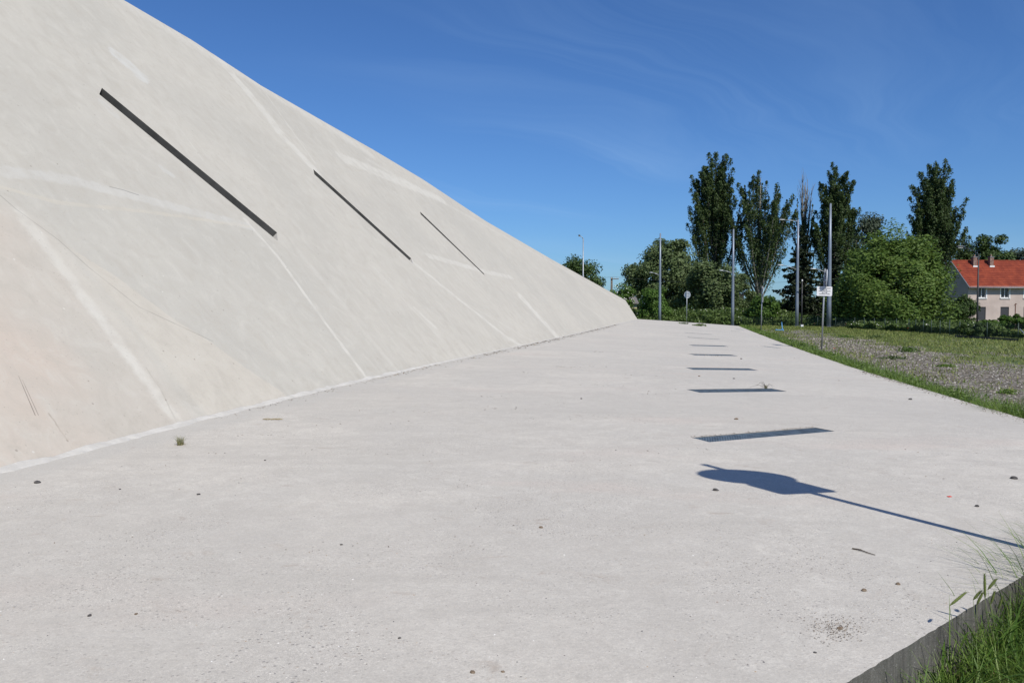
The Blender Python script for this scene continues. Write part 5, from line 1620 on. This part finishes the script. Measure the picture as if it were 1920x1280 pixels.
# ------------------------------------------------------------------ scooter
M_BLUE = plain('light_blue_plastic', (0.10, 0.32, 0.62), 0.45, var=0.06)
M_TYRE = plain('scooter_rubber', (0.06, 0.10, 0.16), 0.8)
P = at_z(1461, 620.5, 0)
g = thing('kick_scooter', "light blue child's scooter standing on the gravel", 'scooter', tuple(P), R(4))
s_ = P.y / F_PX
mb = MB(); mb.box((-0.02, 0, 0.10), (0.46, 0.13, 0.045)); mb.box((-0.24, 0, 0.13), (0.10, 0.11, 0.04)); mb.build('deck', M_BLUE, g)
mb = MB(); mb.tube([(0.21, 0, 0.10), (0.26, 0, 0.16), (0.20, 0, 0.70)], [0.03, 0.033, 0.026], 8); st = mb.build('stem', M_BLUE, g, True)
mb = MB(); mb.tube([(0.13, -0.20, 0.70), (0.20, 0, 0.71), (0.27, 0.20, 0.70)], 0.024, 8); mb.build('handlebar', M_BLUE, g, True)
mb = MB(); mb.box((0.27, 0, 0.16), (0.14, 0.09, 0.05)); mb.build('mudguard', M_BLUE, g)
def wheel(cx, cy, nm='wheel'):
    mb = MB(); mb.tube([(cx, cy - 0.02, 0.075), (cx, cy + 0.02, 0.075)], 0.075, 16); w_ = mb.build(nm, M_TYRE, g)
    mb = MB(); mb.tube([(cx, cy - 0.024, 0.075), (cx, cy + 0.024, 0.075)], 0.045, 12); mb.build('rim', M_BLUE, w_)
wheel(0.30, -0.05); wheel(0.30, 0.05); wheel(-0.28, 0.0)

# ------------------------------------------------------------------ small plants and litter on the paving
def tuft(px, py, h, w, n, mat, label, name='grass_tuft', cat='grass tuft', seed=1, dead=0):
    global rng
    rng = np.random.default_rng(seed)
    P = on_slab(px, py)
    g = thing(name, label, cat, tuple(P))
    az = rng.random(n) * 6.283; r = w * 0.25 * np.sqrt(rng.random(n))
    roots = np.stack([np.cos(az) * r, np.sin(az) * r, np.zeros(n)], 1)
    V, Fc = blades(roots, h * rng.uniform(0.5, 1.1, n), rng.uniform(0.004, 0.008, n) * h / 0.16, rng.uniform(0.1, 1.1, n), 3)
    link('blades', fast_mesh('blades', V, Fc), mat, g)
    m = max(6, n // 3)
    roots = np.stack([rng.normal(size=m) * w * 0.16, rng.normal(size=m) * w * 0.16, np.zeros(m)], 1)
    V, Fc = blades(roots, h * rng.uniform(0.2, 0.6, m), rng.uniform(0.003, 0.007, m) * h / 0.16, rng.uniform(0.5, 1.6, m), 3)
    link('dry_blades', fast_mesh('dry_blades', V, Fc), L_STRAW, g)
    return g, P
L_TUFT = leaf_mat('dull_tuft_blades', (0.10, 0.115, 0.045), (0.17, 0.175, 0.075), (0.28, 0.26, 0.13), 0.2, clump=4)
tuft(338, 834, 0.11, 0.13, 90, L_TUFT, 'small olive grass tuft growing near the foot of the leaning wall', seed=3)
g, P = tuft(1436, 728, 0.10, 0.09, 40, L_TUFT, 'little dried weed growing at the back of the second floor grate', 'dry_weed', 'weed', 4)
mb = MB()
for i in range(8):
    sx = -1 if i < 6 else 0.4
    e = Vector((sx * random.uniform(0.06, 0.36), random.uniform(-.16, .16), random.uniform(0.0, 0.06)))
    mb.tube([Vector((0, 0, 0.01)), e * 0.45 + Vector((0, 0, random.uniform(0.05, 0.10))), e], [0.003, 0.002, 0.001], 4)
mb.build('dead_stems', M_BARK, g)
def leafy(px, py, r, h, n, label, mat, seed, size=0.03, slab=True, name='weed_clump'):
    global rng
    rng = np.random.default_rng(seed)
    P = on_slab(px, py) if slab else at_z(px, py, 0)
    g = thing(name, label, 'weed', tuple(P))
    p = ball(n) * np.array([r, r, h]) ; p[:, 2] = np.abs(p[:, 2])
    V, Fc = quads(p, rng.normal(size=p.shape) * 0.5 + np.array([0, 0, 0.7]), rng.uniform(0.6, 1.3, n) * size, 1.2)
    link('leaves', fast_mesh('leaves', V, Fc), mat, g)
    mb = MB()
    for i in range(10):
        a = random.uniform(0, 6.28); mb.tube([(0, 0, -0.01), (math.cos(a) * r * 0.6, math.sin(a) * r * 0.6, h * random.uniform(0.3, 0.8))], [0.006, 0.003], 4)
    mb.build('stems', M_STEM, g)
    return g
leafy(1281, 607, 0.55, 0.10, 60, 'flat weed on the far paving below the disc-back road sign', L_DEEP, 5, 0.08)
leafy(1311, 611, 0.60, 0.16, 110, 'larger yellowing weed patch on the far paving', L_WEED, 6, 0.09)
leafy(1580, 613, 0.9, 0.55, 420, 'pale leafy weed at the foot of the tallest light mast', L_OLV, 7, 0.07, False)
leafy(1704, 660, 0.45, 0.26, 320, 'bright green clump on the field edge of the gravel', L_SHR, 8, 0.035, False)
leafy(1775, 688, 0.38, 0.10, 200, 'low green weed patch in the middle of the gravel', L_GRASS, 9, 0.03, False)
leafy(1888, 738, 0.22, 0.10, 220, 'low weed tuft on the gravel at the right', L_GRASS, 10, 0.022, False)
leafy(1675, 673, 0.55, 0.12, 200, 'dark green weed patch where the gravel meets the verge', L_DEEP, 12, 0.035, False)
leafy(1585, 633, 0.6, 0.2, 160, 'green weed tuft left on the far strip of gravel', L_SHR, 13, 0.05, False)
leafy(1640, 634, 0.6, 0.2, 160, 'green weed tuft on the grass before the far gravel strip', L_DEEP, 14, 0.05, False)
# poppies
for i, (px, py, s_, lab) in enumerate(((1564, 660, 0.05, 'single red poppy beside the near road sign'), (1586, 614, 0.06, 'red poppy beside the pale weed at the tallest mast'),
                                      (1527, 612, 0.05, 'red poppy left of the tallest mast'), (1702, 623, 0.05, 'red poppy in the grass before the willow'))):
    P = at_z(px, py, 0); g = thing('poppy', lab, 'flower', tuple(P), 0, 'red poppies in the field')
    hz_ = 0.14 if i == 0 else 0.3
    mb = MB(); mb.tube([(0, 0, 0), (0.02, 0, hz_ * 0.6), (0.01, 0, hz_)], [0.004, 0.003, 0.003], 5); mb.build('stem', M_STEM, g)
    mb = MB()
    for a in range(4):
        t = a * math.pi / 2; d = Vector((math.cos(t), math.sin(t), 0.55)); sd = Vector((-math.sin(t), math.cos(t), 0)); o = Vector((0.01, 0, hz_))
        mb.add([o, o + d * s_ * 0.7 - sd * s_ * 0.6, o + d * s_ * 1.15, o + d * s_ * 0.7 + sd * s_ * 0.6], [(0, 1, 2, 3)])
    mb.build('petals', M_RED, g)
# loose stones
M_STONE = plain('dark_stone', (0.065, 0.060, 0.058), 0.85, var=0.3, scale=60)
M_STONEB = plain('brown_stone', (0.17, 0.125, 0.085), 0.85, var=0.3, scale=60)
def pebble(px, py, size, label, mat, seed):
    P = on_slab(px, py)
    rr = random.Random(seed)
    bm = bmesh.new(); bmesh.ops.create_icosphere(bm, subdivisions=2, radius=1)
    for v_ in bm.verts:
        n_ = mnoise.noise(v_.co * 1.3 + Vector((seed * 3.1, 0, 0)))
        v_.co = v_.co * (1 + 0.35 * n_); v_.co.x *= size * 0.5; v_.co.y *= size * 0.42; v_.co.z *= size * 0.24
    me = bpy.data.meshes.new('loose_stone'); bm.to_mesh(me); bm.free()
    o = link('loose_stone', me, mat); o.location = (P.x, P.y, P.z + size * 0.12); o.rotation_euler = (0, 0, rr.uniform(0, 6))
    return tag(o, label, 'stone', 'loose stones on the paving')
peb = [(1342, 919, 12, 'dark stone just below the shadow of the road sign'), (1901, 897, 15, 'largest dark stone, at the right above the pole shadow'),
       (1832, 949, 10, 'dark stone just above the pole shadow on the right'), (1380.5, 786, 9, 'brown stone behind the nearest floor grate'),
       (1707, 749, 8, 'dark stone close to the grassy edge'), (1090, 747.5, 5, 'tiny dark stone alone in the middle of the paving'),
       (497, 863, 5, 'tiny dark stone right of the grass tuft'), (372, 927, 8, 'flat dark stone below the grass tuft'),
       (640, 1021, 6, 'round black pebble in the lower middle of the paving'), (1014, 989, 9, 'ochre pebble in the middle of the paving'),
       (70, 905, 14, 'flat grey stone at the far left near the wall foot'), (225, 917, 5, 'tiny black pebble left below the grass tuft'),
       (749, 1196, 7, 'black pebble near the lower middle edge'), (943, 1259, 8, 'dark reddish pebble at the bottom of the paving'),
       (886, 1260, 12, 'reddish flat pebble at the bottom of the paving'), (1620, 1107, 12, 'brown stone nearest the twig'),
       (1684, 1095, 11, 'pale brown stone right of the other brown stones'), (1575, 1178, 12, 'brown stone amid dark crumbs near the bank'),
       (1528, 1223, 7, 'black pebble near the lower end of the kerb edge'), (1436, 724.5, 4, 'tiny stone behind the second floor grate'),
       (1311, 705.5, 5, 'brown pebble between the second and third grates'), (1376, 710, 5, 'dark pebble between the second and third grates'),
       (1390, 673, 5, 'dark pebble just before the fourth grate'), (168, 1154, 10, 'dark stone at the lower left of the paving'),
       (255, 1151, 8, 'dark brown pebble at the lower left of the paving')]
for i, (px, py, s_, lab) in enumerate(peb):
    P = on_slab(px, py); size = s_ * P.y / F_PX * 0.95
    pebble(px, py, size, lab, M_STONEB if any(w_ in lab for w_ in ('brown', 'ochre', 'reddish')) else M_STONE, i + 2)
# red scrap and a twig
A = on_slab(1598, 1029); B = on_slab(1641, 1041)
mb = MB(); d = B - A
mb.tube([Vector((0, 0, 0.004)), d * 0.3 + Vector((0.005, 0.01, 0.007)), d * 0.65 + Vector((0, -0.004, 0.006)), d + Vector((0, 0, 0.004))], [0.0045, 0.004, 0.003, 0.002], 6)
mb.tube([d * 0.3 + Vector((0, 0, 0.006)), d * 0.42 + Vector((0.01, 0.03, 0.008))], [0.0025, 0.001], 5)
o = mb.build('twig', M_BARK); o.location = A; tag(o, 'thin brown twig lying on the paving at the right', 'twig')
P = on_slab(1780, 931)
mb = MB(); mb.box((0, 0, 0.003), (0.03, 0.02, 0.004), 0.4); o = mb.build('red_scrap', M_RED); o.location = P; tag(o, 'tiny red scrap above the pole shadow', 'litter')
P = on_slab(508, 787)
mb = MB()
for i in range(14):
    a = random.uniform(0, 6.28); L = random.uniform(0.03, 0.09); c_ = Vector((random.uniform(-.1, .1), random.uniform(-.03, .03), 0.006))
    dv = Vector((math.cos(a), math.sin(a) * 0.4, 0)) * L
    mb.tube([c_ - dv, c_ + Vector((0, 0, 0.008)), c_ + dv], [0.002, 0.003, 0.001], 4)
o = mb.build('dead_twigs', L_STRAW); o.location = P; tag(o, 'little heap of dead twigs near the foot of the leaning wall', 'twigs')
# crumbs of dirt and leaf litter gathered along the wall foot and by the corner
def grate_back():
    A2, lx, wx_, Lg, w = grates[0]
    q = A2 + lx * (Lg * rng.random()) - wx_ * (0.012 + abs(rng.normal()) * 0.02)
    return Vector((q.x, q.y, slab_z(q.x, q.y)))
def litter():
    global rng
    rng = np.random.default_rng(131)
    pos = []
    for _ in range(1500):
        t_ = rng.random() ** 1.0 * 46 + 3; r0 = foot_point(t_); b_ = tr(t_, r0)
        off = 0.10 + abs(rng.normal()) * (0.10 if t_ < 12 else 0.16)
        if mnoise.noise(Vector((t_ * 0.8, 3, 0))) < -0.1 and rng.random() < 0.8: continue
        q = Vector((b_.x, b_.y)) + O2 * off; pos.append((q.x, q.y, slab_z(q.x, q.y) + 0.004))
    for _ in range(700):
        a = rng.random() * 9; off = abs(rng.normal()) * 0.12
        q = CORNER + EDIR * (1.5 + a * 1.4) - EOUT * off; pos.append((q.x, q.y, slab_z(q.x, q.y) + 0.004))
    for _ in range(70):
        y0 = 4.5 + 22 * rng.random() ** 1.5; x0 = (rng.random() * 1.15 - 0.6) * y0
        t_, d_ = td(x0, y0)
        if d_ < 0.3 or d_ > width(t_) - 0.3 or (Vector((x0, y0)) - Vector((NA.x, NA.y))).dot(NOUT) > -0.3: continue
        for _k in range(int(3 + 16 * rng.random() ** 2)):
            q = Vector((x0 + rng.normal() * 0.22, y0 + rng.normal() * 0.10)); pos.append((q.x, q.y, slab_z(q.x, q.y) + 0.003))
    for _ in range(420):
        P = on_slab(1565 + rng.normal() * 26, 1180 + rng.normal() * 12); pos.append((P.x, P.y, P.z + 0.002))
    for _ in range(120):
        P = grate_back(); pos.append((P.x, P.y, P.z + 0.003))
    pos = np.array(pos); n = len(pos)
    dist = np.clip(pos[:, 1] / 14, 0.25, 1.9)
    V, Fc = quads(pos, rng.normal(size=(n, 3)) * 0.25 + np.array([0, 0, 1]), rng.uniform(0.005, 0.016, n) * dist, 1.6)
    k = NT('litter_brown', 0.95); k.base(k.color_ramp(k.rnd(), [(0, (0.08, 0.065, 0.05)), (0.6, (0.20, 0.155, 0.11)), (1, (0.34, 0.28, 0.21))]))
    tag(link('leaf_litter', fast_mesh('leaf_litter', V, Fc), k.m), 'brown crumbs and dead leaf bits gathered along the paving edges', 'litter', kind='stuff')
litter()
